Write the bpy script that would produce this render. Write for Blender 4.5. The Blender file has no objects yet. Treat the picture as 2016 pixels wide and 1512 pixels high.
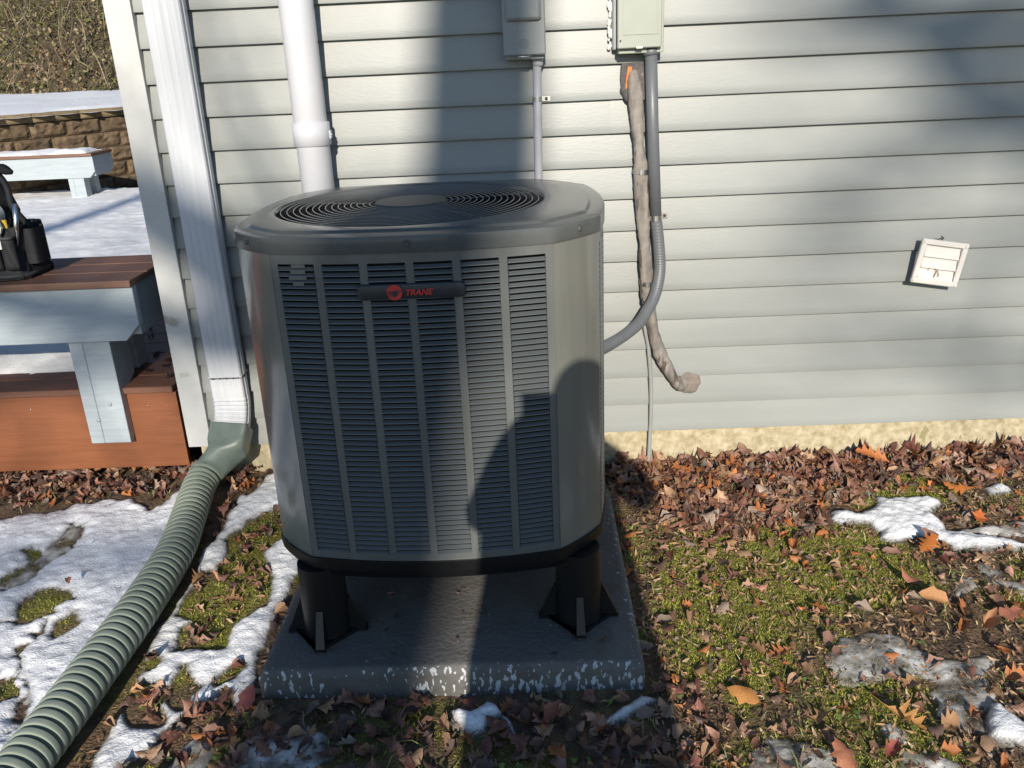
import bpy, bmesh, math, random
import numpy as np
from mathutils import Vector, Matrix, Quaternion

random.seed(7)
rng = np.random.default_rng(11)
scene = bpy.context.scene
COL = scene.collection

# ------------------------------------------------------------------ camera
cam_data = bpy.data.cameras.new('camera')
cam_data.sensor_width = 36.0
cam_data.lens = 1680.0 / 2016.0 * 36.0
cam_data.clip_start = 0.02
cam_data.clip_end = 2000.0
cam = bpy.data.objects.new('camera', cam_data)
COL.objects.link(cam)
YAW, PITCH, ROLL = -0.026626, 0.363286, -0.045440
fwd = Vector((math.sin(YAW) * math.cos(PITCH), math.cos(YAW) * math.cos(PITCH), -math.sin(PITCH)))
rgt = Vector((math.cos(YAW), -math.sin(YAW), 0.0))
up0 = rgt.cross(fwd)
rx = math.cos(ROLL) * rgt + math.sin(ROLL) * up0
ux = -math.sin(ROLL) * rgt + math.cos(ROLL) * up0
CAM = Vector((0.0, -3.11547, 1.55117))
cam.matrix_world = Matrix(((rx.x, ux.x, -fwd.x, CAM.x), (rx.y, ux.y, -fwd.y, CAM.y), (rx.z, ux.z, -fwd.z, CAM.z), (0, 0, 0, 1)))
scene.camera = cam

# ------------------------------------------------------------------ sky and sun
SUN_ELEV = math.radians(21.86)
SUN_RAY = Vector((0.0, math.cos(SUN_ELEV), -math.sin(SUN_ELEV)))
TAN_E = math.tan(SUN_ELEV)
world = bpy.data.worlds.new('World')
scene.world = world
world.use_nodes = True
wn = world.node_tree
bg = wn.nodes['Background']
sky = wn.nodes.new('ShaderNodeTexSky')
sky.sky_type = 'NISHITA'
sky.sun_disc = False
sky.sun_elevation = SUN_ELEV
sky.sun_rotation = math.pi
sky.air_density = 1.0
sky.dust_density = 0.15
sky.ozone_density = 3.0
wn.links.new(sky.outputs[0], bg.inputs[0])
bg.inputs[1].default_value = 0.105
sun_data = bpy.data.lights.new('sun', 'SUN')
sun_data.energy = 4.9
sun_data.angle = math.radians(0.53)
sun_data.color = (1.0, 0.905, 0.775)
sun = bpy.data.objects.new('sun', sun_data)
sun.rotation_euler = SUN_RAY.to_track_quat('-Z', 'Y').to_euler()
sun.location = (0, -20, 12)
COL.objects.link(sun)
scene.view_settings.view_transform = 'Standard'
scene.view_settings.look = 'None'
scene.view_settings.gamma = 1.0
scene.view_settings.exposure = 0.36
scene.render.engine = 'CYCLES'
scene.cycles.max_bounces = 6
scene.cycles.use_denoising = True

# ------------------------------------------------------------------ noise helpers (numpy)
def _hash(ix, iy, seed):
    h = np.sin(ix * 127.1 + iy * 311.7 + seed * 74.7) * 43758.5453
    return h - np.floor(h)
def vnoise(x, y, seed=0):
    x = np.asarray(x, float); y = np.asarray(y, float)
    ix = np.floor(x); iy = np.floor(y); fx = x - ix; fy = y - iy
    fx = fx * fx * (3 - 2 * fx); fy = fy * fy * (3 - 2 * fy)
    a = _hash(ix, iy, seed); b = _hash(ix + 1, iy, seed); c = _hash(ix, iy + 1, seed); d = _hash(ix + 1, iy + 1, seed)
    return (a + (b - a) * fx) * (1 - fy) + (c + (d - c) * fx) * fy
def fbm(x, y, seed=0, octv=4):
    s = 0; a = 0.5; t = 0
    for o in range(octv):
        s = s + a * vnoise(np.asarray(x) * 2 ** o, np.asarray(y) * 2 ** o, seed + o * 13); t += a; a *= 0.5
    return s / t - 0.5
def poly_sdf(poly, X, Y):
    """signed distance, positive inside"""
    P = np.array(poly, float); n = len(P)
    D = np.full(X.shape, 1e9); inside = np.zeros(X.shape, bool)
    for i in range(n):
        x0, y0 = P[i]; x1, y1 = P[(i + 1) % n]
        dx, dy = x1 - x0, y1 - y0
        t = np.clip(((X - x0) * dx + (Y - y0) * dy) / (dx * dx + dy * dy + 1e-12), 0, 1)
        D = np.minimum(D, np.hypot(X - x0 - t * dx, Y - y0 - t * dy))
        cond = ((y0 > Y) != (y1 > Y))
        xi = x0 + (Y - y0) * dx / (dy if abs(dy) > 1e-12 else 1e-12)
        inside ^= cond & (X < xi)
    return np.where(inside, D, -D)

# ------------------------------------------------------------------ object helpers
ORG = {}
def tag(o, label, cat, group=None, kind=None):
    if label: o['label'] = label
    if cat: o['category'] = cat
    if group: o['group'] = group
    if kind: o['kind'] = kind
    return o
def empty(name, loc, label, cat, group=None):
    o = bpy.data.objects.new(name, None)
    COL.objects.link(o)
    o.location = loc
    o.empty_display_size = 0.05
    ORG[o.name] = Vector(loc)
    return tag(o, label, cat, group)
def org(o):
    while o is not None:
        if o.name in ORG: return ORG[o.name]
        o = o.parent
    return Vector((0, 0, 0))
def link(name, me, parent=None, mat=None):
    o = bpy.data.objects.new(name, me)
    COL.objects.link(o)
    if mat is not None and not me.materials: me.materials.append(mat)
    if parent is not None: o.parent = parent
    return o
def mesh(name, V, F, mat, parent=None, smooth=False, cols=None, origin=None):
    """V in world coordinates; stored relative to the root's origin"""
    og = Vector(origin) if origin is not None else org(parent)
    V = np.asarray(V, float).reshape(-1, 3)
    me = bpy.data.meshes.new(name)
    me.from_pydata((V - np.array(og)).tolist(), [], F if isinstance(F, list) else F.tolist())
    if smooth: me.polygons.foreach_set('use_smooth', np.ones(len(me.polygons), bool))
    if cols is not None:
        at = me.color_attributes.new('tint', 'FLOAT_COLOR', 'POINT')
        c4 = np.ones((len(V), 4)); c4[:, :3] = cols
        at.data.foreach_set('color', c4.ravel())
    me.update()
    o = link(name, me, parent, mat)
    if parent is None and origin is not None:
        o.location = og; ORG[o.name] = og
    return o
class MB:
    def __init__(s): s.V = []; s.F = []
    def add(s, V, F):
        n = len(s.V); s.V += [tuple(v) for v in V]; s.F += [tuple(i + n for i in f) for f in F]; return s
    def box(s, x0, x1, y0, y1, z0, z1, b=0.0):
        V, F = box_vf(x0, x1, y0, y1, z0, z1, b); return s.add(V, F)
    def tube(s, pts, r, n=10, caps=True): V, F = tube_vf(pts, r, n, caps); return s.add(V, F)
    def build(s, name, mat, parent=None, smooth=False, origin=None): return mesh(name, s.V, s.F, mat, parent, smooth, origin=origin)
def box_vf(x0, x1, y0, y1, z0, z1, b=0.0):
    if b <= 0:
        V = [(x0, y0, z0), (x1, y0, z0), (x1, y1, z0), (x0, y1, z0), (x0, y0, z1), (x1, y0, z1), (x1, y1, z1), (x0, y1, z1)]
        return V, [(0, 3, 2, 1), (4, 5, 6, 7), (0, 1, 5, 4), (1, 2, 6, 5), (2, 3, 7, 6), (3, 0, 4, 7)]
    V = []
    for sx, X in ((1, x0), (-1, x1)):
        for sy, Y in ((1, y0), (-1, y1)):
            for sz, Z in ((1, z0), (-1, z1)):
                V += [(X, Y + sy * b, Z + sz * b), (X + sx * b, Y, Z + sz * b), (X + sx * b, Y + sy * b, Z)]
    def id(ix, iy, iz, k): return ((ix * 2 + iy) * 2 + iz) * 3 + k
    F = []
    for i in (0, 1):
        f = [id(i, 0, 0, 0), id(i, 1, 0, 0), id(i, 1, 1, 0), id(i, 0, 1, 0)]; F.append(tuple(f if i else f[::-1]))
        f = [id(0, i, 0, 1), id(0, i, 1, 1), id(1, i, 1, 1), id(1, i, 0, 1)]; F.append(tuple(f if i else f[::-1]))
        f = [id(0, 0, i, 2), id(1, 0, i, 2), id(1, 1, i, 2), id(0, 1, i, 2)]; F.append(tuple(f if i else f[::-1]))
    for a in (0, 1):
        for c in (0, 1):
            F.append((id(a, c, 0, 0), id(a, c, 1, 0), id(a, c, 1, 1), id(a, c, 0, 1)))
            F.append((id(a, 0, c, 0), id(a, 0, c, 2), id(a, 1, c, 2), id(a, 1, c, 0)))
            F.append((id(0, a, c, 1), id(1, a, c, 1), id(1, a, c, 2), id(0, a, c, 2)))
    for a in (0, 1):
        for c in (0, 1):
            for e in (0, 1): F.append((id(a, c, e, 0), id(a, c, e, 1), id(a, c, e, 2)))
    return V, F
def box(name, x0, x1, y0, y1, z0, z1, mat, parent=None, b=0.0, origin=None):
    V, F = box_vf(x0, x1, y0, y1, z0, z1, b); return mesh(name, V, F, mat, parent, origin=origin)
def spline(pts, n):
    """Catmull-Rom through pts, n samples per span"""
    P = [Vector(p) for p in pts]; P = [2 * P[0] - P[1]] + P + [2 * P[-1] - P[-2]]
    out = []
    for i in range(1, len(P) - 2):
        a, b, c, d = P[i - 1:i + 3]
        for k in range(n):
            t = k / n
            out.append(0.5 * ((2 * b) + (c - a) * t + (2 * a - 5 * b + 4 * c - d) * t * t + (3 * b - a - 3 * c + d) * t ** 3))
    out.append(P[-2]); return out
def frames(pts):
    P = [Vector(p) for p in pts]; n = len(P)
    T = [(P[min(i + 1, n - 1)] - P[max(i - 1, 0)]).normalized() for i in range(n)]
    u = T[0].orthogonal().normalized(); out = []
    for i in range(n):
        u = (u - T[i] * u.dot(T[i])).normalized(); out.append((P[i], u, T[i].cross(u)))
    return out
def tube_vf(pts, r, n=10, caps=True):
    fr = frames(pts); V = []; F = []
    for i, (p, u, v) in enumerate(fr):
        ri = float(r[i]) if hasattr(r, "__len__") else float(r)
        for k in range(n):
            a = 2 * math.pi * k / n; V.append(tuple(p + ri * (math.cos(a) * u + math.sin(a) * v)))
    for i in range(len(fr) - 1):
        for k in range(n):
            k2 = (k + 1) % n; F.append((i * n + k, i * n + k2, (i + 1) * n + k2, (i + 1) * n + k))
    if caps:
        F.append(tuple(range(n - 1, -1, -1))); F.append(tuple(range((len(fr) - 1) * n, len(fr) * n)))
    return V, F
def tube(name, pts, r, mat, parent=None, n=12, smooth=True, origin=None):
    V, F = tube_vf(pts, r, n); return mesh(name, V, F, mat, parent, smooth, origin=origin)
def prism(name, poly, y0, y1, mat, parent=None, origin=None):
    """poly in (x,z), extruded along y"""
    n = len(poly); V = [(x, y0, z) for x, z in poly] + [(x, y1, z) for x, z in poly]
    F = [tuple(range(n)), tuple(range(2 * n - 1, n - 1, -1))] + [(i, n + i, n + (i + 1) % n, (i + 1) % n) for i in range(n)]
    return mesh(name, V, F, mat, parent, origin=origin)
def bevel(o, w=0.003, seg=2, ang=35):
    m = o.modifiers.new('bevel', 'BEVEL'); m.width = w; m.segments = seg; m.limit_method = 'ANGLE'; m.angle_limit = math.radians(ang)
    return o
def autosmooth(o, ang=40):
    me = o.data
    me.polygons.foreach_set('use_smooth', np.ones(len(me.polygons), bool))
    try: me.set_sharp_from_angle(angle=math.radians(ang))
    except Exception: pass
    return o

# ------------------------------------------------------------------ materials
def nd(nt, t, **kw):
    n = nt.nodes.new(t)
    for k, v in kw.items(): setattr(n, k, v)
    return n
def M(name, col, rough=0.6, metal=0.0, col2=None, vs=6.0, var=0.12, stretch=(1, 1, 1), bump=0.0, bs=80.0, rnd=0.0, alpha=None, tint=False,
      coat=0.0, spec=0.5, spots=None, rvar=0.0, sss=0.0):
    m = bpy.data.materials.new(name); m.use_nodes = True
    nt = m.node_tree; L = nt.links.new; P = nt.nodes['Principled BSDF']
    P.inputs['Roughness'].default_value = rough; P.inputs['Metallic'].default_value = metal
    P.inputs['Specular IOR Level'].default_value = spec
    if coat: P.inputs['Coat Weight'].default_value = coat; P.inputs['Coat Roughness'].default_value = 0.12
    tc = nd(nt, 'ShaderNodeTexCoord'); mp = nd(nt, 'ShaderNodeMapping'); mp.inputs['Scale'].default_value = stretch
    L(tc.outputs['Object'], mp.inputs['Vector'])
    if rnd:
        oi = nd(nt, 'ShaderNodeObjectInfo'); va = nd(nt, 'ShaderNodeVectorMath', operation='SCALE'); va.inputs[0].default_value = (37.0, 19.0, 53.0)
        L(oi.outputs['Random'], va.inputs['Scale']); L(va.outputs[0], mp.inputs['Location'])
    nz = nd(nt, 'ShaderNodeTexNoise'); nz.inputs['Scale'].default_value = vs; nz.inputs['Detail'].default_value = 6; nz.inputs['Roughness'].default_value = 0.6
    L(mp.outputs[0], nz.inputs['Vector'])
    rp = nd(nt, 'ShaderNodeValToRGB')
    rp.color_ramp.elements[0].position = 0.3; rp.color_ramp.elements[1].position = 0.7
    c1 = tuple(c * (1 - var) for c in col) if col2 is None else col
    c2 = tuple(min(1, c * (1 + var)) for c in col) if col2 is None else col2
    rp.color_ramp.elements[0].color = (*c1, 1); rp.color_ramp.elements[1].color = (*c2, 1)
    L(nz.outputs['Fac'], rp.inputs['Fac']); out = rp.outputs['Color']
    if tint:
        at = nd(nt, 'ShaderNodeAttribute', attribute_name='tint'); mx = nd(nt, 'ShaderNodeMix', data_type='RGBA', blend_type='MULTIPLY')
        mx.inputs['Factor'].default_value = 1.0; L(at.outputs['Color'], mx.inputs[6]); L(out, mx.inputs[7]); out = mx.outputs[2]
    if spots:
        sc, thr, scol = spots
        n2 = nd(nt, 'ShaderNodeTexNoise'); n2.inputs['Scale'].default_value = sc; n2.inputs['Detail'].default_value = 4; L(mp.outputs[0], n2.inputs['Vector'])
        r2 = nd(nt, 'ShaderNodeValToRGB'); r2.color_ramp.elements[0].position = thr; r2.color_ramp.elements[1].position = thr + 0.04
        L(n2.outputs['Fac'], r2.inputs['Fac'])
        mx = nd(nt, 'ShaderNodeMix', data_type='RGBA'); L(r2.outputs['Color'], mx.inputs['Factor']); L(out, mx.inputs[6]); mx.inputs[7].default_value = (*scol, 1); out = mx.outputs[2]
    if rnd:
        hs = nd(nt, 'ShaderNodeHueSaturation'); mr = nd(nt, 'ShaderNodeMapRange'); mr.inputs['To Min'].default_value = 1 - rnd; mr.inputs['To Max'].default_value = 1 + rnd
        L(oi.outputs['Random'], mr.inputs['Value']); L(mr.outputs[0], hs.inputs['Value']); L(out, hs.inputs['Color']); out = hs.outputs['Color']
    L(out, P.inputs['Base Color'])
    if rvar:
        mr = nd(nt, 'ShaderNodeMapRange'); mr.inputs['To Min'].default_value = rough - rvar; mr.inputs['To Max'].default_value = rough + rvar
        L(nz.outputs['Fac'], mr.inputs['Value']); L(mr.outputs[0], P.inputs['Roughness'])
    if bump:
        n3 = nd(nt, 'ShaderNodeTexNoise'); n3.inputs['Scale'].default_value = bs; n3.inputs['Detail'].default_value = 4; L(mp.outputs[0], n3.inputs['Vector'])
        bp = nd(nt, 'ShaderNodeBump'); bp.inputs['Strength'].default_value = bump; bp.inputs['Distance'].default_value = 0.004
        L(n3.outputs['Fac'], bp.inputs['Height']); L(bp.outputs[0], P.inputs['Normal'])
    if alpha:
        mr = nd(nt, 'ShaderNodeMapRange'); mr.inputs['From Min'].default_value = 0.35; mr.inputs['From Max'].default_value = 0.62; mr.inputs['To Min'].default_value = alpha[0]; mr.inputs['To Max'].default_value = alpha[1]
        L(nz.outputs['Fac'], mr.inputs['Value']); L(mr.outputs[0], P.inputs['Alpha'])
    if sss:
        P.inputs['Subsurface Weight'].default_value = sss; P.inputs['Subsurface Radius'].default_value = (0.01, 0.012, 0.016); P.inputs['Subsurface Scale'].default_value = 1.0
    return m
MAT = {
 'siding': M('siding vinyl', (0.262, 0.278, 0.270), 0.42, vs=1.2, var=0.06, stretch=(1.2, 1, 6), bump=0.10, bs=30, spec=0.4, rnd=0.025),
 'trim': M('white trim', (0.46, 0.47, 0.45), 0.45, vs=5, var=0.07, stretch=(1, 1, 0.5), bump=0.1, bs=60, spots=(9, 0.70, (0.45, 0.43, 0.37))),
 'trim_worn': M('worn trim', (0.47, 0.48, 0.47), 0.5, vs=4, var=0.12, bump=0.15, bs=60, spots=(7, 0.66, (0.31, 0.30, 0.26))),
 'foundation': M('stained parging', (0.26, 0.215, 0.12), 0.9, col2=(0.52, 0.46, 0.33), vs=32, bump=0.9, bs=45, spots=(16, 0.66, (0.25, 0.22, 0.115))),
 'gutter': M('white aluminium', (0.47, 0.49, 0.52), 0.36, vs=3, var=0.07, stretch=(18, 18, 0.6), rvar=0.06, spots=(25, 0.74, (0.5, 0.48, 0.42))),
 'pvc': M('white plastic pipe', (0.52, 0.53, 0.56), 0.33, vs=4, var=0.04),
 'conduit_light': M('pale grey conduit', (0.44, 0.44, 0.47), 0.5, vs=12, var=0.08),
 'conduit': M('grey conduit', (0.125, 0.135, 0.145), 0.42, vs=12, var=0.07),
 'galv': M('galvanised steel', (0.62, 0.62, 0.60), 0.32, metal=1.0, vs=30, var=0.15),
 'box_old': M('old grey enclosure', (0.27, 0.29, 0.285), 0.5, vs=8, var=0.07, bump=0.05, bs=120),
 'box_new': M('beige grey enclosure', (0.31, 0.335, 0.29), 0.42, vs=8, var=0.04),
 'lineset': M('weathered tape wrap', (0.115, 0.10, 0.088), 0.75, col2=(0.31, 0.285, 0.255), vs=26, stretch=(1, 1, 0.28), bump=0.8, bs=60, spots=(30, 0.60, (0.10, 0.08, 0.065))),
 'putty': M('grey putty', (0.20, 0.17, 0.15), 0.8, vs=30, var=0.25, bump=0.8, bs=70),
 'mastic': M('dark mastic', (0.085, 0.08, 0.08), 0.75, vs=30, var=0.35, bump=0.7, bs=70, spots=(40, 0.66, (0.22, 0.2, 0.18))),
 'orange': M('orange foam', (0.80, 0.17, 0.03), 0.6, vs=60, var=0.2),
 'caulk': M('white caulk', (0.72, 0.70, 0.66), 0.5, vs=20, var=0.1),
 'flap': M('cream plastic', (0.58, 0.56, 0.53), 0.45, vs=10, var=0.05),
 'stain': M('brown dried stain', (0.40, 0.31, 0.20), 0.8, vs=60, var=0.4),
 'black': M('black rubber', (0.016, 0.016, 0.017), 0.6, vs=20, var=0.2),
 'cabinet': M('charcoal green enamel', (0.112, 0.121, 0.119), 0.36, vs=5, var=0.14, stretch=(5, 5, 0.35), coat=0.2, spec=0.5, rvar=0.04),
 'corner': M('charcoal smooth enamel', (0.165, 0.170, 0.152), 0.17, vs=5, var=0.10, stretch=(5, 5, 0.35), coat=0.7, spec=0.5),
 'lid': M('charcoal lid enamel', (0.086, 0.093, 0.093), 0.20, vs=9, var=0.12, coat=0.0, spec=0.26),
 'louver': M('louver enamel', (0.080, 0.090, 0.093), 0.30, vs=10, var=0.06, coat=0.2),
 'dark': M('dark interior', (0.006, 0.006, 0.007), 0.8),
 'grille': M('grille wire enamel', (0.12, 0.127, 0.128), 0.3, vs=8, var=0.05, coat=0.4),
 'hub': M('hub enamel', (0.06, 0.062, 0.06), 0.55, vs=8, var=0.08),
 'fan': M('fan blade', (0.03, 0.032, 0.033), 0.5),
 'plastic': M('black moulded plastic', (0.006, 0.0065, 0.0075), 0.40, vs=40, var=0.2, bump=0.06, bs=300),
 'badge': M('badge plastic', (0.022, 0.028, 0.034), 0.45, vs=10, var=0.05),
 'red': M('red print', (0.55, 0.035, 0.03), 0.5, vs=10, var=0.03),
 'hose': M('green corrugated plastic', (0.185, 0.225, 0.190), 0.36, vs=6, var=0.1, col2=(0.260, 0.300, 0.245), rvar=0.06, spots=(38, 0.73, (0.33, 0.34, 0.28))),
 'hose_dark': M('green adapter plastic', (0.125, 0.160, 0.140), 0.42, vs=14, var=0.22, bump=0.25, bs=22),
 'deck': M('brown composite board', (0.125, 0.055, 0.035), 0.62, col2=(0.175, 0.078, 0.046), vs=8, stretch=(0.7, 12, 12), bump=0.25, bs=40, rnd=0.05),
 'fascia': M('orange brown composite board', (0.165, 0.054, 0.020), 0.55, col2=(0.225, 0.076, 0.027), vs=5, stretch=(0.6, 9, 9), bump=0.2, bs=30),
 'seat': M('brown composite seat board', (0.135, 0.070, 0.046), 0.6, col2=(0.185, 0.095, 0.062), vs=7, stretch=(0.6, 10, 10), bump=0.2, bs=40, rnd=0.05),
 'bench': M('grey painted timber', (0.30, 0.35, 0.385), 0.55, col2=(0.37, 0.42, 0.45), vs=6, stretch=(0.8, 3, 10), bump=0.45, bs=35, spots=(26, 0.76, (0.2, 0.2, 0.19))),
 'block': M('split face block', (0.065, 0.045, 0.028), 0.95, col2=(0.185, 0.13, 0.078), vs=14, bump=1.0, bs=30, rnd=0.15),
 'cap': M('mossy cap block', (0.15, 0.12, 0.065), 0.95, col2=(0.27, 0.20, 0.12), vs=10, bump=1.0, bs=30, rnd=0.15),
 'snow': M('snow', (0.74, 0.76, 0.79), 0.55, col2=(0.86, 0.875, 0.90), vs=18, bump=0.9, bs=160, sss=0.1),
 'ice': M('thin grey ice', (0.20, 0.185, 0.155), 0.22, col2=(0.66, 0.655, 0.63), vs=13, bump=0.7, bs=80, spots=(34, 0.62, (0.12, 0.10, 0.07)), alpha=(0.12, 0.96)),
 'concrete': None,
 'leaf': M('dry leaf', (0.55, 0.5, 0.46), 0.55, col2=(1.0, 0.97, 0.95), vs=25, tint=True, bump=0.4, bs=90),
 'bark': M('bark', (0.10, 0.085, 0.07), 0.9, vs=8, var=0.3, bump=1.0, bs=20),
 'bag': M('black nylon', (0.010, 0.011, 0.014), 0.75, vs=60, var=0.3, bump=0.3, bs=200),
 'bag_trim': M('dark grey webbing', (0.035, 0.037, 0.04), 0.7, vs=60, var=0.2),
 'steel': M('chrome steel', (0.72, 0.72, 0.72), 0.22, metal=1.0),
 'satin': M('satin steel', (0.66, 0.65, 0.62), 0.42, metal=0.6),
 'yellow': M('yellow handle', (0.55, 0.36, 0.03), 0.45),
 'tape_white': M('pale roll', (0.62, 0.66, 0.66), 0.45),
 'tape_blue': M('light blue band', (0.24, 0.44, 0.66), 0.4),
 'coat': M('dark coat cloth', (0.03, 0.035, 0.05), 0.8, vs=30, var=0.2),
 'skin': M('skin', (0.45, 0.27, 0.19), 0.5),
 'phone': M('phone glass', (0.02, 0.02, 0.022), 0.2),
 'timber_dark': M('dark wet debris', (0.05, 0.035, 0.025), 0.85, vs=20, var=0.4),
}
# leaf material: backs slightly translucent
nt = MAT['leaf'].node_tree
# pad material: grey cement with white flaked chips along the worn edges
def pad_material():
    m = M('pad cement', (0.088, 0.086, 0.080), 0.85, col2=(0.140, 0.136, 0.127), vs=5, bump=1.0, bs=75, spots=(11, 0.60, (0.105, 0.098, 0.085)))
    nt = m.node_tree; L = nt.links.new; P = nt.nodes['Principled BSDF']
    src = P.inputs['Base Color'].links[0].from_socket
    tc = nd(nt, 'ShaderNodeTexCoord'); mp = nd(nt, 'ShaderNodeMapping'); mp.inputs['Scale'].default_value = (1, 1, 0.40); L(tc.outputs['Object'], mp.inputs['Vector'])
    nz = nd(nt, 'ShaderNodeTexNoise'); nz.inputs['Scale'].default_value = 74; nz.inputs['Detail'].default_value = 3; L(mp.outputs[0], nz.inputs['Vector'])
    at = nd(nt, 'ShaderNodeAttribute', attribute_name='tint'); sx = nd(nt, 'ShaderNodeSeparateColor'); L(at.outputs['Color'], sx.inputs[0])
    mu = nd(nt, 'ShaderNodeMath', operation='MULTIPLY_ADD'); L(sx.outputs[0], mu.inputs[0]); mu.inputs[1].default_value = 0.22; L(nz.outputs['Fac'], mu.inputs[2])
    rp = nd(nt, 'ShaderNodeValToRGB'); rp.color_ramp.elements[0].position = 0.75; rp.color_ramp.elements[1].position = 0.765; L(mu.outputs[0], rp.inputs['Fac'])
    mx = nd(nt, 'ShaderNodeMix', data_type='RGBA'); L(rp.outputs['Color'], mx.inputs['Factor']); L(src, mx.inputs[6]); mx.inputs[7].default_value = (0.48, 0.50, 0.51, 1)
    L(mx.outputs[2], P.inputs['Base Color'])
    return m
MAT['concrete'] = pad_material()
def edge_snow():
    m = M('melting snow', (0.76, 0.78, 0.81), 0.5, col2=(0.87, 0.885, 0.91), vs=18, bump=0.9, bs=150)
    nt = m.node_tree; L = nt.links.new; P = nt.nodes['Principled BSDF']; src = P.inputs['Base Color'].links[0].from_socket
    tc = nd(nt, 'ShaderNodeTexCoord'); nz = nd(nt, 'ShaderNodeTexNoise'); nz.inputs['Scale'].default_value = 130; nz.inputs['Detail'].default_value = 5; nz.inputs['Roughness'].default_value = 0.7; L(tc.outputs['Object'], nz.inputs['Vector'])
    at = nd(nt, 'ShaderNodeAttribute', attribute_name='tint'); sx = nd(nt, 'ShaderNodeSeparateColor'); L(at.outputs['Color'], sx.inputs[0])
    ad = nd(nt, 'ShaderNodeMath', operation='MULTIPLY_ADD'); L(nz.outputs['Fac'], ad.inputs[0]); ad.inputs[1].default_value = 1.3; ad.inputs[2].default_value = -0.65
    sm = nd(nt, 'ShaderNodeMath', operation='MULTIPLY_ADD'); L(sx.outputs[0], sm.inputs[0]); sm.inputs[1].default_value = 2.2; L(ad.outputs[0], sm.inputs[2])
    mr = nd(nt, 'ShaderNodeMapRange'); mr.inputs['From Min'].default_value = 0.1; mr.inputs['From Max'].default_value = 0.75; mr.inputs['To Min'].default_value = 0.12; L(sm.outputs[0], mr.inputs['Value']); L(mr.outputs[0], P.inputs['Alpha'])
    m2 = nd(nt, 'ShaderNodeMapRange'); m2.inputs['From Min'].default_value = 0.3; m2.inputs['From Max'].default_value = 1.7; L(sm.outputs[0], m2.inputs['Value'])
    mx = nd(nt, 'ShaderNodeMix', data_type='RGBA'); L(m2.outputs[0], mx.inputs['Factor']); mx.inputs[6].default_value = (0.42, 0.42, 0.42, 1); L(src, mx.inputs[7]); L(mx.outputs[2], P.inputs['Base Color'])
    return m
MAT['melt'] = edge_snow()
def ground_material():
    m = M('soil and moss', (0.7, 0.65, 0.6), 0.95, col2=(1.25, 1.2, 1.15), vs=30, tint=True, bump=1.0, bs=90)
    m.node_tree.nodes['Bump'].inputs['Distance'].default_value = 0.012
    return m
MAT['ground'] = ground_material()
MAT['blade'] = M('grass and moss blade', (0.85, 0.85, 0.85), 0.6, col2=(1.1, 1.1, 1.1), vs=20, tint=True)

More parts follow.
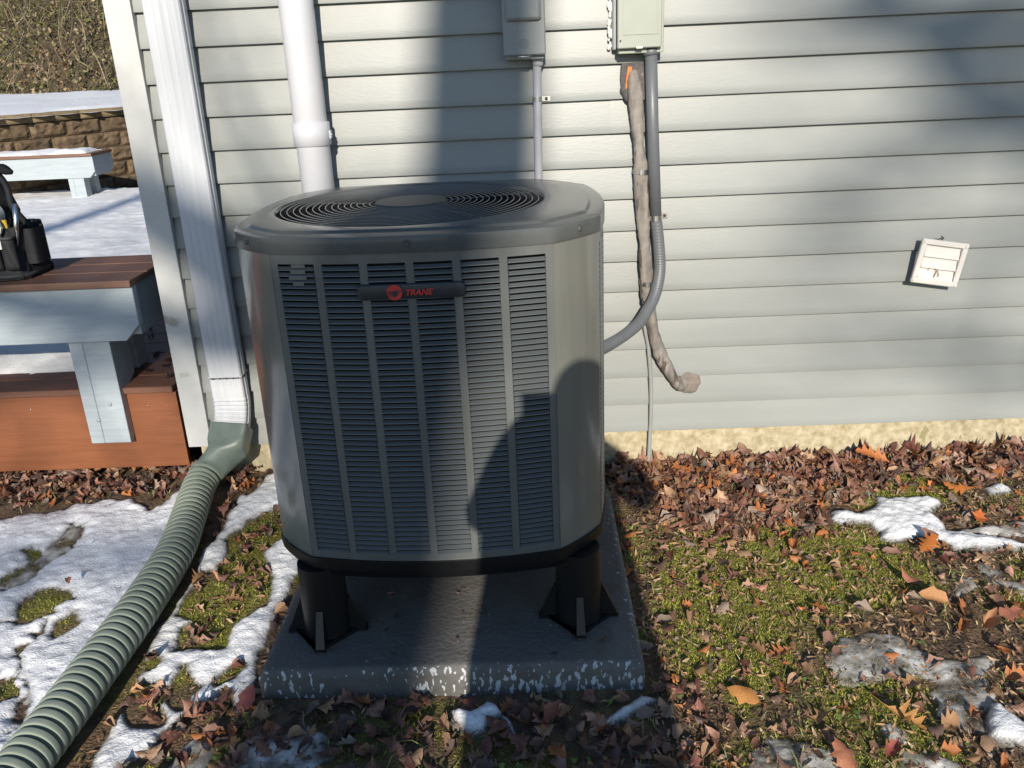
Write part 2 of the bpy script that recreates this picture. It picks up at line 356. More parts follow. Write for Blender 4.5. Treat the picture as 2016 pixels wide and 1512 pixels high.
POLY = {
  'S1': [(-3.25,-0.52),(-3.0,-0.36),(-2.75,-0.41),(-2.437,-0.326),(-2.031,-0.303),(-1.937,-0.275),(-1.811,-0.241),(-1.789,-0.191),(-1.718,-0.222),(-1.668,-0.181),(-1.579,-0.187),(-1.514,-0.218),(-1.47,-0.264),(-1.451,-0.205),(-1.426,-0.135),(-1.39,-0.091),(-1.33,-0.16),(-1.257,-0.578),(-1.25,-0.883),(-1.261,-1.18),(-1.265,-1.451),(-1.27,-1.72),(-1.33,-2.02),(-1.48,-2.18),(-1.72,-2.05),(-1.95,-2.2),(-2.25,-2.02),(-2.5,-2.1),(-2.8,-1.78),(-3.1,-1.6),(-3.02,-1.2),(-3.3,-0.95)],
  'S1h': [[(-1.817,-0.524),(-1.756,-0.52),(-1.72,-0.572),(-1.76,-0.598)],[(-1.638,-0.909),(-1.653,-0.845),(-1.631,-0.78),(-1.534,-0.773),(-1.498,-0.824),(-1.522,-0.881),(-1.511,-0.915),(-1.594,-0.939)],[(-1.486,-0.95),(-1.452,-0.896),(-1.419,-0.942),(-1.434,-0.984),(-1.451,-1.01)],[(-1.507,-1.206),(-1.465,-1.204),(-1.426,-1.236),(-1.41,-1.28),(-1.455,-1.295),(-1.513,-1.259)],[(-1.717,-0.387),(-1.679,-0.397),(-1.68,-0.435),(-1.702,-0.426)]],
  'I0': [[(-1.795,-0.784),(-1.78,-0.71),(-1.741,-0.606),(-1.721,-0.371),(-1.666,-0.398),(-1.643,-0.527),(-1.686,-0.636),(-1.705,-0.752)],[(-1.906,-0.984),(-1.616,-0.949),(-1.519,-0.932),(-1.502,-1.002),(-1.516,-1.043),(-1.498,-1.123),(-1.439,-1.218),(-1.383,-1.306),(-1.344,-1.388),(-1.345,-1.485),(-1.536,-1.527)]],
  'S2': [(-1.062,-0.011),(-1.093,-0.019),(-1.098,-0.099),(-1.118,-0.155),(-1.123,-0.196),(-1.134,-0.174),(-1.154,-0.19),(-1.148,-0.271),(-1.159,-0.34),(-1.15,-0.423),(-1.157,-0.525),(-1.162,-0.591),(-1.149,-0.67),(-1.138,-0.711),(-1.099,-0.713),(-1.068,-0.695),(-1.055,-0.64),(-1.082,-0.574),(-1.101,-0.497),(-1.085,-0.459),(-1.059,-0.421),(-1.063,-0.38),(-1.036,-0.356),(-1.02,-0.323),(-0.986,-0.291),(-0.96,-0.257),(-1.024,-0.014)],
  'S3': [(-0.885,-0.733),(-0.905,-0.678),(-0.948,-0.588),(-0.923,-0.531),(-0.874,-0.474),(-0.814,-0.588),(-0.789,-0.622),(-0.77,-0.701),(-0.793,-0.745),(-0.785,-0.811),(-0.79,-0.873),(-0.811,-0.912),(-0.798,-0.977),(-0.802,-1.033),(-0.782,-1.11),(-0.801,-1.126),(-0.791,-1.176),(-0.782,-1.219),(-0.774,-1.271),(-0.795,-1.29),(-0.786,-1.353),(-0.804,-1.362),(-0.824,-1.318),(-0.853,-1.283),(-0.862,-1.317),(-0.912,-1.348),(-0.924,-1.371),(-0.962,-1.42),(-0.967,-1.463),(-1.007,-1.52),(-1.015,-1.544),(-1.03,-1.578),(-1.089,-1.576),(-1.108,-1.512),(-1.103,-1.463),(-1.11,-1.396),(-1.11,-1.36),(-1.109,-1.331),(-1.083,-1.375),(-1.042,-1.408),(-0.994,-1.414),(-0.969,-1.402),(-0.977,-1.374),(-1.014,-1.33),(-1.005,-1.311),(-0.955,-1.351),(-0.938,-1.343),(-0.944,-1.299),(-0.927,-1.26),(-0.969,-1.233),(-1.003,-1.178),(-1.005,-1.221),(-1.009,-1.257),(-1.037,-1.255),(-1.12,-1.226),(-1.127,-1.168),(-1.141,-1.117),(-1.15,-1.041),(-1.152,-0.979),(-1.139,-0.922),(-1.143,-0.792),(-1.136,-0.756),(-1.117,-0.772),(-1.113,-0.937),(-1.039,-0.966),(-1.073,-1.002),(-1.061,-1.063),(-1.049,-1.115),(-1.002,-1.1),(-0.932,-1.109),(-0.914,-1.098),(-0.926,-1.027),(-0.922,-0.99),(-0.888,-0.935),(-0.858,-0.903),(-0.857,-0.835)],
  'S3h': [[(-0.893,-1.251),(-0.879,-1.205),(-0.842,-1.174),(-0.833,-1.185),(-0.848,-1.232),(-0.88,-1.264)],[(-1.128,-1.14),(-1.108,-1.124),(-1.078,-1.153),(-1.094,-1.177),(-1.114,-1.174)]],
  'I3': [(-0.744,-1.471),(-0.717,-1.428),(-0.671,-1.438),(-0.632,-1.422),(-0.594,-1.414),(-0.568,-1.428),(-0.514,-1.453),(-0.502,-1.479),(-0.509,-1.509),(-0.547,-1.536),(-0.566,-1.564),(-0.569,-1.587),(-0.756,-1.582),(-0.756,-1.534)],
  'I5': [(-0.905,-1.482),(-0.878,-1.445),(-0.833,-1.442),(-0.773,-1.47),(-0.803,-1.494),(-0.801,-1.535),(-0.805,-1.578),(-0.91,-1.574),(-0.897,-1.527)],
  'C1': [(-0.246,-1.38),(-0.22,-1.372),(-0.192,-1.382),(-0.15,-1.348),(-0.123,-1.357),(-0.102,-1.395),(-0.079,-1.428),(-0.066,-1.481),(-0.078,-1.485),(-0.101,-1.441),(-0.115,-1.413),(-0.134,-1.421),(-0.149,-1.457),(-0.188,-1.464),(-0.201,-1.455),(-0.234,-1.413)],
  'C2': [(0.132,-1.431),(0.168,-1.397),(0.196,-1.374),(0.25,-1.328),(0.298,-1.352),(0.27,-1.375),(0.209,-1.419),(0.155,-1.452),(0.134,-1.446)],
  'R1': [(1.021,-0.452),(1.056,-0.416),(1.098,-0.427),(1.124,-0.459),(1.172,-0.431),(1.215,-0.387),(1.219,-0.347),(1.188,-0.295),(1.212,-0.284),(1.237,-0.34),(1.308,-0.357),(1.369,-0.349),(1.455,-0.371),(1.456,-0.411),(1.392,-0.454),(1.371,-0.475),(1.387,-0.506),(1.383,-0.578),(1.453,-0.611),(1.591,-0.66),(1.688,-0.693),(1.659,-0.743),(1.563,-0.711),(1.491,-0.707),(1.429,-0.73),(1.405,-0.709),(1.349,-0.718),(1.325,-0.658),(1.265,-0.634),(1.188,-0.65),(1.127,-0.625),(1.153,-0.578),(1.126,-0.534),(1.036,-0.528),(1.003,-0.496)],
  'R2': [(1.635,-0.301),(1.709,-0.264),(1.741,-0.3),(1.745,-0.35),(1.633,-0.359)],
  'IR3': [(1.414,-0.58),(1.518,-0.551),(1.634,-0.537),(1.696,-0.555),(1.654,-0.63),(1.518,-0.622)],
  'IR4': [(1.359,-0.788),(1.407,-0.773),(1.438,-0.817),(1.452,-0.877),(1.505,-0.897),(1.472,-0.957),(1.372,-0.907),(1.372,-0.843)],
  'IR5': [(1.279,-0.844),(1.337,-0.847),(1.325,-0.905),(1.255,-0.951),(1.236,-0.945)],
  'R6': [(1.07,-1.447),(1.101,-1.415),(1.129,-1.412),(1.131,-1.445),(1.151,-1.47),(1.185,-1.503),(1.144,-1.576),(1.089,-1.553),(1.05,-1.548),(1.036,-1.521),(1.049,-1.483)],
  'IR7': [(0.824,-1.135),(0.913,-1.102),(1.0,-1.133),(1.032,-1.196),(1.057,-1.227),(1.11,-1.249),(1.188,-1.218),(1.207,-1.243),(1.157,-1.28),(1.133,-1.297),(1.137,-1.343),(1.138,-1.383),(1.106,-1.411),(1.074,-1.439),(1.042,-1.498),(0.997,-1.485),(0.963,-1.435),(0.977,-1.363),(1.012,-1.32),(0.966,-1.291),(0.898,-1.306),(0.83,-1.322),(0.761,-1.328),(0.758,-1.263),(0.754,-1.209)],
  'IR8': [(0.802,-1.474),(0.838,-1.455),(0.865,-1.496),(0.862,-1.522),(0.832,-1.54),(0.797,-1.509)],
  'IR9': [(0.829,-1.548),(0.899,-1.546),(0.948,-1.588),(0.956,-1.627),(0.772,-1.621)],
  'IR10': [(0.554,-1.489),(0.594,-1.498),(0.629,-1.522),(0.69,-1.55),(0.685,-1.587),(0.652,-1.621),(0.446,-1.614),(0.483,-1.543),(0.522,-1.499)],
  'IR12': [(0.271,-1.561),(0.315,-1.545),(0.352,-1.564),(0.352,-1.616),(0.26,-1.613)],
  'Mleft': [(-1.146,-0.867),(-1.082,-0.7),(-1.079,-0.438),(-1.017,-0.331),(-0.872,-0.303),(-0.78,-0.686),(-0.861,-0.882),(-0.916,-1.101),(-1.051,-1.095)],
  'Mright': [(0.411,-0.597),(0.651,-0.439),(0.897,-0.455),(1.135,-0.575),(1.215,-0.708),(1.22,-0.908),(0.944,-0.997),(0.719,-1.059),(0.667,-1.234),(0.513,-1.419),(0.347,-1.282),(0.343,-0.942)],
  'Mr2': [(1.245,-0.186),(1.486,-0.161),(1.55,-0.27),(1.453,-0.4),(1.222,-0.346)],
  'Mr3': [(0.747,-1.317),(0.976,-1.268),(0.966,-1.436),(0.942,-1.615),(0.718,-1.607)],
  'Lright': [(0.289,0.141),(2.393,0.12),(2.117,-0.311),(1.605,-0.233),(1.222,-0.247),(1.06,-0.392),(0.876,-0.524),(0.63,-0.61),(0.479,-0.499),(0.38,-0.308),(0.284,-0.137)],
  'Lleft': [(-2.976,0.171),(-1.398,0.101),(-1.177,0.312),(-1.071,0.006),(-1.152,-0.204),(-1.366,-0.106),(-1.471,-0.098),(-1.716,-0.145),(-2.078,-0.223),(-2.679,-0.224)],
}

# ------------------------------------------------------------------ ground
def gh(x, y):
    x = np.asarray(x, float); y = np.asarray(y, float)
    near = np.exp(-((x / 6.0) ** 2 + ((y + 1) / 6.0) ** 2))
    h = near * (0.030 * fbm(x * 2.2, y * 2.2, 3, 3) + 0.016 * fbm(x * 14, y * 14, 5, 3))
    h = h + 0.008 * np.clip((y + 0.55) / 0.5, 0, 1) * near
    return h - 0.06 * (1 - near) * 0.4
def axis(lo, hi, step, far):
    a = list(np.arange(lo, hi + 1e-6, step)); s = step
    L = [lo]
    while L[-1] > -far: s *= 1.35; L.append(L[-1] - s)
    s = step; R = [hi]
    while R[-1] < far: s *= 1.35; R.append(R[-1] + s)
    return np.array(L[:0:-1] + a + R[1:])
gx = axis(-2.6, 2.4, 0.02, 400.0); gy = axis(-2.4, 0.16, 0.02, 400.0)
GX, GY = np.meshgrid(gx, gy)
GZ = gh(GX, GY)
moss_polys = ['Mleft', 'Mright', 'Mr2', 'Mr3']
POLY.update({'hole%d' % i: h for i, h in enumerate(POLY['S1h'][:4] + POLY['S3h'])}); moss_polys += ['hole%d' % i for i in range(6)]
def moss_mask(X, Y):
    m = np.zeros(X.shape)
    for k in moss_polys: m = np.maximum(m, np.clip(poly_sdf(POLY[k], X, Y) / 0.05 + 0.5 + 2.2 * fbm(X * 9, Y * 9, 21, 3), 0, 1))
    m = np.maximum(m, np.clip(3.0 * fbm(X * 5, Y * 5, 31, 3) + 0.10, 0, 0.8) * (Y < -0.35))
    return m
mm = moss_mask(GX, GY)
soil = np.array((0.075, 0.052, 0.036)); moss = np.array((0.135, 0.140, 0.022)); straw = np.array((0.25, 0.17, 0.095))
st = np.clip(0.5 + 2.5 * fbm(GX * 25, GY * 25, 41, 2), 0, 1) * 0.5
gc = soil * (1 - st)[..., None] + straw * st[..., None]
gc = gc * (1 - mm)[..., None] + moss * mm[..., None]
ny_, nx_ = GX.shape
idx = np.arange(nx_ * ny_).reshape(ny_, nx_)
GF = np.stack([idx[:-1, :-1], idx[:-1, 1:], idx[1:, 1:], idx[1:, :-1]], -1).reshape(-1, 4)
ground = mesh('ground', np.stack([GX, GY, GZ], -1).reshape(-1, 3), GF, MAT['ground'], smooth=True, cols=gc.reshape(-1, 3))
tag(ground, 'mossy brown soil of the yard in front of the house', 'ground', kind='structure')

# ------------------------------------------------------------------ house: lap siding, corner board, foundation
EXPO = 0.1143; SB = 0.15; WX0, WX1 = -1.293, 4.6; HX = -1.385; HB = 8.4
house = empty('house', (0, 0.1, 0), 'house wall of pale sage lap siding on a stained concrete foundation', 'house')
def lap_profile():
    e = EXPO
    return [(0.0, 0.014), (-0.015, 0.014), (-0.0165, 0.0035), (-0.0195, 0.0), (-0.0215, 0.001), (-0.0220, 0.005), (-0.0205, 0.030), (-0.0015, e + 0.012), (0.0, e + 0.012)]
prof = lap_profile()
xs = list(np.linspace(WX0, WX1, 40))
lap_meshes = []
for v in range(4):
    V = []; F = []
    n = len(prof)
    for i, x in enumerate(xs):
        wz = 0.0011 * float(fbm(x * 1.3, v * 7.7, 9, 2)) * 2; wy = 0.0016 * float(fbm(x * 1.7, v * 3.1, 19, 2)) * 2
        for (py, pz) in prof: V.append((x, py + wy * (1 if py < -0.001 else 0), pz + wz))
    for i in range(len(xs) - 1):
        for k in range(n - 1): F.append((i * n + k, (i + 1) * n + k, (i + 1) * n + k + 1, i * n + k + 1))
    me = bpy.data.meshes.new('siding_board'); me.from_pydata(V, [], F)
    me.polygons.foreach_set('use_smooth', np.ones(len(me.polygons), bool))
    me.set_sharp_from_angle(angle=math.radians(35)); me.materials.append(MAT['siding']); lap_meshes.append(me)
NROW = 27
for k in range(NROW):
    o = link('siding_board', lap_meshes[k % 4], house); o.location = (0, -0.1 + 0.010, SB + k * EXPO)
for jx, row in ((0.30, 10), (2.05, 5), (2.45, 13), (-0.45, 3), (1.75, 16)):
    V = []; F = []; xq = list(np.linspace(jx, WX1, 24))
    for i, x in enumerate(xq):
        for (py, pz) in prof[2:-1]: V.append((x, py - 0.0016, pz + 0.0004))
    n = len(prof) - 3
    for i in range(len(xq) - 1):
        for k in range(n - 1): F.append((i * n + k, (i + 1) * n + k, (i + 1) * n + k + 1, i * n + k + 1))
    me = bpy.data.meshes.new('siding_board'); me.from_pydata(V, [], F); me.polygons.foreach_set('use_smooth', np.ones(len(me.polygons), bool)); me.set_sharp_from_angle(angle=math.radians(35)); me.materials.append(MAT['siding'])
    o = link('siding_board', me, house); o.location = (0, -0.1 + 0.010, SB + row * EXPO)
# side wall boards (turn the corner, run to the back)
V = []; F = []
for i, y in enumerate((0.0, HB)):
    for (py, pz) in prof: V.append((py, y, pz))
n = len(prof)
for k in range(n - 1): F.append((k, k + 1, n + k + 1, n + k))
me_side = bpy.data.meshes.new('siding_board'); me_side.from_pydata(V, [], F); me_side.materials.append(MAT['siding'])
for k in range(NROW):
    o = link('siding_board', me_side, house); o.location = (HX + 0.012, -0.1, SB + k * EXPO)
ZT = SB + NROW * EXPO
box('sheathing', HX + 0.014, WX1, 0.012, HB, SB - 0.01, ZT + 0.05, MAT['black'], house)
pl = [(HX, -0.03), (WX0 + 0.0, -0.03), (WX0 + 0.0, 0.0), (HX + 0.02, 0.0), (HX + 0.02, 0.10), (HX, 0.10)]
V = [(x, y, 0.157) for x, y in pl] + [(x, y, ZT + 0.05) for x, y in pl]
F = [tuple(range(5, -1, -1)), tuple(range(6, 12))] + [(i, (i + 1) % 6, 6 + (i + 1) % 6, 6 + i) for i in range(6)]
cb = bevel(mesh('corner_board', V, F, MAT['trim_worn'], house), 0.002)
fx = np.linspace(HX + 0.03, WX1, 160); fz = np.linspace(-0.25, SB - 0.002, 14)
FX, FZ = np.meshgrid(fx, fz); FY = 0.012 - 0.010 * fbm(FX * 9, FZ * 9, 51, 4) * 2
idx = np.arange(FX.size).reshape(FX.shape)
mesh('foundation', np.stack([FX, FY, FZ], -1).reshape(-1, 3), np.stack([idx[:-1, :-1], idx[:-1, 1:], idx[1:, 1:], idx[1:, :-1]], -1).reshape(-1, 4), MAT['foundation'], house, True)
box('foundation_side', HX + 0.03, HX + 0.25, 0.03, HB, -0.25, SB - 0.012, MAT['foundation'], house)

# ------------------------------------------------------------------ downspout, elbow, adapter and corrugated hose
dsx0, dsx1, dsy = -1.231, -1.106, -0.092
down = empty('downspout', (-1.168, -0.05, 0.45), 'white fluted downspout running down beside the corner board', 'downspout')
def rect_profile(w, d, rib=True, nfl=5):
    """closed profile in local (a: across, b: outward), front fluted"""
    pts = []
    hw = w / 2
    m = 30
    for i in range(m + 1):
        t = i / m; a = -hw + w * t
        fl = 0.0016 * max(0.0, math.sin(t * nfl * 2 * math.pi)) if rib and 0.1 < t < 0.9 else 0.0
        edge = 0.006 * (1 - min(1, min(t, 1 - t) / 0.05)) ** 2
        pts.append((a, d - fl - edge))
    for b in (d * 0.66, d * 0.6, d * 0.38, d * 0.32, 0.006): pts.append((hw + (0.003 if b in (d * 0.6, d * 0.38) else -0.001), b))
    pts.append((hw - 0.005, 0.0)); pts.append((-hw + 0.005, 0.0))
    for b in (0.006, d * 0.32, d * 0.38, d * 0.6, d * 0.66): pts.append((-hw - (0.003 if b in (d * 0.6, d * 0.38) else -0.001), b))
    return pts
rp_ = rect_profile(dsx1 - dsx0, 0.070)
def sweep(path, profs):
    """path: list of (centre, across, out) ; profs: list of point lists"""
    V = []; F = []; n = len(profs[0])
    for (c, a, b), pr in zip(path, profs):
        for (pa, pb) in pr: V.append(tuple(Vector(c) + Vector(a) * pa + Vector(b) * pb))
    for i in range(len(path) - 1):
        for k in range(n): F.append((i * n + k, i * n + (k + 1) % n, (i + 1) * n + (k + 1) % n, (i + 1) * n + k))
    return V, F
cxm = (dsx0 + dsx1) / 2
path = [((cxm, -0.022, z), (1, 0, 0), (0, -1, 0)) for z in (ZT, 0.462)]
V, F = sweep(path, [rp_, rp_])
autosmooth(mesh('tube_body', V, [f[::-1] for f in F], MAT['gutter'], down), 25)
box('seam_strap', dsx0 - 0.002, dsx1 + 0.003, -0.0945, -0.02, 0.470, 0.474, MAT['gutter'], down)
# crimped elbow
path = []; profs = []
NE = 96
for i in range(NE + 1):
    t = i / NE
    if t < 0.35: ang = 0; s = 1.0
    ang = math.radians(40) * min(1, max(0, (t - 0.3) / 0.6))
    path.append(ang)
c = Vector((cxm, -0.022, 0.468)); pts = []
for i in range(NE + 1):
    ang = path[i]
    d = Vector((-0.16 * math.sin(ang), -math.sin(ang), -math.cos(ang))).normalized()
    b = Vector((0, -math.cos(ang), math.sin(ang)))
    a = Vector((1, 0, 0)); a = (a - d * a.dot(d)).normalized()
    t = i / NE
    cr = 0.0
    if 0.30 < t < 0.95: cr = -0.0042 * (0.5 + 0.5 * math.cos((t - 0.30) / 0.65 * 8 * 2 * math.pi))
    k = 1.0 + cr * 10
    pr = [(pa * (1.0 + 0.9 * cr), 0.035 + (pb - 0.035) * k + cr) for pa, pb in rp_]
    pts.append((c.copy(), a, b)); profs.append(pr)
    c = c + d * (0.285 / NE)
V, F = sweep(pts, profs)
autosmooth(mesh('elbow', V, [f[::-1] for f in F], MAT['gutter'], down), 25)
elb_end = pts[-1]
# adapter rect -> round, then hose
hose_pts = spline([(-1.268, -0.175, 0.118), (-1.275, -0.26, 0.092), (-1.246, -0.45, 0.074), (-1.208, -0.685, 0.070), (-1.197, -0.982, 0.070), (-1.203, -1.261, 0.070), (-1.211, -1.499, 0.070), (-1.228, -1.75, 0.070), (-1.28, -2.1, 0.070), (-1.40, -2.6, 0.07)], 40)
hose = empty('drain_hose', (-1.21, -1.0, 0.0), 'green corrugated drain hose lying across the snow from the downspout', 'hose')
ad = []
a0, b0 = Vector(elb_end[1]), Vector(elb_end[2]); c0 = Vector(elb_end[0]) + b0 * 0.035
h0 = Vector(hose_pts[0]); h1 = (Vector(hose_pts[2]) - h0).normalized()
dd0 = (pts[-1][0] - pts[-3][0]).normalized()
def superell(w, d, e, n=40):
    o = []
    for k in range(n):
        t = 2 * math.pi * k / n; cc, ss = math.cos(t), math.sin(t)
        o.append((math.copysign(abs(cc) ** (2 / e), cc) * w, math.copysign(abs(ss) ** (2 / e), ss) * d))
    return o
path = []; profs = []
start = c0 - dd0 * 0.055
for i, (t, w, d, e) in enumerate(((0, .071, .046, 9), (0.02, .073, .048, 9), (0.42, .073, .050, 7), (0.60, .068, .058, 3.2), (0.72, .064, .064, 2.1), (0.9, .060, .060, 2.0), (1.0, .0595, .0595, 2))):
    q0 = start.lerp(c0 + dd0 * 0.05, min(1, t / 0.6)) if t < 0.6 else (c0 + dd0 * 0.05).lerp(h0 + h1 * 0.02, (t - 0.6) / 0.4)
    dr = dd0.lerp(h1, t).normalized()
    bb = (b0 - dr * b0.dot(dr)).normalized(); aa = dr.cross(bb); aa = aa if aa.x > 0 else -aa
    path.append((q0, aa, bb)); profs.append(superell(w, d, e))
V, F = sweep(path, profs)
adp = autosmooth(mesh('adapter', V, F, MAT['hose_dark'], hose), 35)
md = adp.modifiers.new('thick', 'SOLIDIFY'); md.thickness = 0.003
# hose: resample by arc length, corrugate
hp = np.array([tuple(v) for v in hose_pts]); seg = np.r_[0, np.cumsum(np.linalg.norm(np.diff(hp, axis=0), axis=1))]
PIT = 0.0305; sub = 12
S = np.arange(0, seg[-1], PIT / sub)
cp = np.stack([np.interp(S, seg, hp[:, i]) for i in range(3)], -1)
ph = (S / PIT) % 1.0
rr = np.where(ph < 0.60, 0.0615 - 0.0012 * ((ph - 0.30) / 0.30) ** 4, 0.0435)
rr = np.where((ph > 0.95), 0.0540, rr); rr = np.where((ph >= 0.60) & (ph < 0.65), 0.0550, rr)
V, F = tube_vf([tuple(c) for c in cp], list(rr), 40)
autosmooth(mesh('corrugated_tube', V, F, MAT['hose'], hose), 45)

# ------------------------------------------------------------------ white vent pipe with coupling
pipe = empty('vent_pipe', (-0.727, -0.095, 0.0), 'thick white plastic pipe with a coupling rising behind the unit', 'pipe')
px, py = -0.727, -0.088
tube('pipe_body', [(px, py, 0.0), (px, py, ZT)], 0.0565, MAT['pvc'], pipe, 40)
tube('coupling', [(px, py, 1.303), (px, py, 1.305), (px, py, 1.379), (px, py, 1.381)], [0.0585, 0.0635, 0.0635, 0.0585], MAT['pvc'], pipe, 40)
box('coupling_ear', px + 0.055, px + 0.068, py - 0.012, py + 0.012, 1.322, 1.352, MAT['pvc'], pipe, 0.004)
tube('screw', [(px + 0.066, py - 0.002, 1.337), (px + 0.070, py - 0.002, 1.337)], 0.005, MAT['galv'], pipe, 10)

# ------------------------------------------------------------------ electrical boxes on the wall
def rounded_pad(x0, x1, z0, z1, y_back, y_front, r, n=8):
    def ring(ins, y):
        o = []
        for cx, cz, a0 in ((x1 - r, z1 - r, 0), (x0 + r, z1 - r, 90), (x0 + r, z0 + r, 180), (x1 - r, z0 + r, 270)):
            for k in range(n + 1):
                a = math.radians(a0 + 90 * k / n); rr = max(0.0005, r - ins)
                o.append((cx + rr * math.cos(a), y, cz + rr * math.sin(a)))
        return o
    dep = y_back - y_front
    rings = [ring(0, y_back), ring(0, y_front + dep * 0.5), ring(dep * 0.15, y_front + dep * 0.2), ring(dep * 0.55, y_front)]
    V = [p for q in rings for p in q]; m = len(rings[0]); F = []
    for i in range(len(rings) - 1):
        for k in range(m): F.append((i * m + k, (i + 1) * m + k, (i + 1) * m + (k + 1) % m, i * m + (k + 1) % m))
    F.append(tuple(range((len(rings) - 1) * m, len(rings) * m))); F = [tuple(f[::-1]) for f in F]
    return V, F
b1 = empty('electrical_box', (0.011, 0, 1.7), 'old grey disconnect box with a raised pad, feeding the thin pale conduit', 'electrical box', 'boxes on the siding')
box('back_box', -0.052, 0.076, -0.082, 0.0, 1.548, 1.90, MAT['box_old'], b1, 0.003)
box('cover', -0.058, 0.081, -0.104, -0.024, 1.561, 1.91, MAT['box_old'], b1, 0.004)
V, F = rounded_pad(-0.046, 0.068, 1.666, 1.735, -0.1035, -0.122, 0.012); autosmooth(mesh('raised_pad', V, F, MAT['box_old'], b1), 40)
tube('hasp', [(-0.012, -0.104, 1.561), (-0.008, -0.108, 1.557), (0.022, -0.108, 1.557), (0.028, -0.104, 1.561)], 0.003, MAT['galv'], b1, 8)
def ringtube(cx, cy, cz, r, rt, n=32):
    V = []; F = []
    for i in range(n):
        a = 2 * math.pi * i / n
        for k in range(6):
            b = 2 * math.pi * k / 6; q = r + rt * math.cos(b)
            V.append((cx + q * math.cos(a), cy + rt * 0.6 * math.sin(b), cz + q * math.sin(a)))
    for i in range(n):
        for k in range(6): F.append((i * 6 + k, i * 6 + (k + 1) % 6, ((i + 1) % n) * 6 + (k + 1) % 6, ((i + 1) % n) * 6 + k))
    return V, F
mb = MB(); ex, ez = 0.009, 1.598
mb.add(*ringtube(ex, -0.1042, ez, 0.0150, 0.0010)); mb.add(*ringtube(ex, -0.1042, ez, 0.0123, 0.0006))
for k in range(4):
    a = k * math.pi / 2 + 0.4
    mb.tube([(ex + 0.0118 * math.cos(a + t), -0.1044, ez + (0.0118 - 0.005 * math.sin(t * 3)) * math.sin(a + t)) for t in np.linspace(0, 1.0, 7)], 0.0006, 5)
mb.tube([(ex - 0.001 + 0.0045 * math.cos(t), -0.1044, ez + 0.0055 * math.sin(t)) for t in np.linspace(0.6, 5.6, 14)], 0.0008, 5)
mb.tube([(ex + 0.004 + 0.0035 * math.cos(t), -0.1044, ez + 0.0045 * math.sin(t)) for t in np.linspace(0.2, 5.0, 12)], 0.0008, 5)
mb.build('emblem', MAT['box_old'], b1, True)
# pale conduit
c1 = empty('thin_conduit', (0.05, -0.04, 0.4), 'thin pale conduit dropping from the old grey box behind the unit', 'conduit')
tube('conduit_tube', [(0.052, -0.042, 1.555), (0.048, -0.040, 1.35), (0.044, -0.038, 1.10), (0.044, -0.038, 0.15)], 0.0145, MAT['conduit_light'], c1, 16)
tube('fitting', [(0.054, -0.042, 1.562), (0.054, -0.042, 1.532), (0.053, -0.042, 1.526)], [0.0185, 0.0185, 0.016], MAT['conduit_light'], c1, 16)
def strap(parent, cx, cy, cz, r, side=1, mat='galv', w=0.016):
    pr = [(cx + (r + 0.0018) * math.cos(a), cy + (r + 0.0018) * math.sin(a) * 1.0) for a in np.linspace(math.pi, 2 * math.pi, 13)]
    full = [(cx - r - 0.0018 - (0.012 if side == 2 else 0), -0.017)] + [(cx - r - 0.0018, -0.017)] + pr + [(cx + r + 0.0018, -0.017), (cx + r + 0.030, -0.0175)]
    V = []; F = []
    for (x, y) in full: V += [(x, y, cz - w / 2), (x, y, cz + w / 2)]
    for i in range(len(full) - 1): F.append((2 * i, 2 * i + 2, 2 * i + 3, 2 * i + 1))
    o = mesh('strap', V, F, MAT[mat], parent)
    m = o.modifiers.new('t', 'SOLIDIFY'); m.thickness = 0.0016
    s = mesh('strap_screw', *tube_vf([(cx + r + 0.017, -0.0175, cz), (cx + r + 0.017, -0.0225, cz)], 0.0055, 8), MAT['timber_dark'], o)
    return o
strap(c1, 0.049, -0.040, 1.420, 0.0145)
# second box
b2 = empty('electrical_box', (0.388, 0, 1.7), 'newer beige box with recessed door and latch, feeding the dark conduit', 'electrical box', 'boxes on the siding')
box('back_box', 0.322, 0.470, -0.080, 0.0, 1.552, 1.90, MAT['box_new'], b2, 0.002)
box('side_flange', 0.305, 0.3215, -0.050, 0.0, 1.565, 1.90, MAT['box_old'], b2, 0.004)
V = [(0.316, -0.104, 1.568), (0.460, -0.104, 1.568), (0.460, -0.104, 1.91), (0.316, -0.104, 1.91)]
box('door', 0.316, 0.460, -0.104, -0.082, 1.568, 1.91, MAT['box_new'], b2, 0.003)
mb = MB()
fr = [(0.333, 0.337), (0.446, 0.450)]
for x0, x1 in fr: mb.box(x0, x1, -0.1062, -0.1038, 1.612, 1.91)
mb.box(0.333, 0.450, -0.1064, -0.1038, 1.609, 1.613)
mb.build('door_bead', MAT['box_new'], b2)
box('latch', 0.376, 0.398, -0.109, -0.1035, 1.566, 1.5735, MAT['galv'], b2, 0.001)
tube('rivet', [(0.325, -0.1035, 1.592), (0.325, -0.1065, 1.592)], 0.0028, MAT['black'], b2, 8)
mb = MB()
for k in range(46):
    z = 1.575 + 0.008 * k + random.uniform(-.004, .004); x = 0.302 + random.uniform(-0.008, 0.004); s = random.uniform(0.003, 0.008)
    mb.box(x - s, x + s, -0.024 - s * 0.5, -0.012, z - s * 1.2, z + s * 1.2, s * 0.5)
mb.build('caulk_bead', MAT['caulk'], b2)
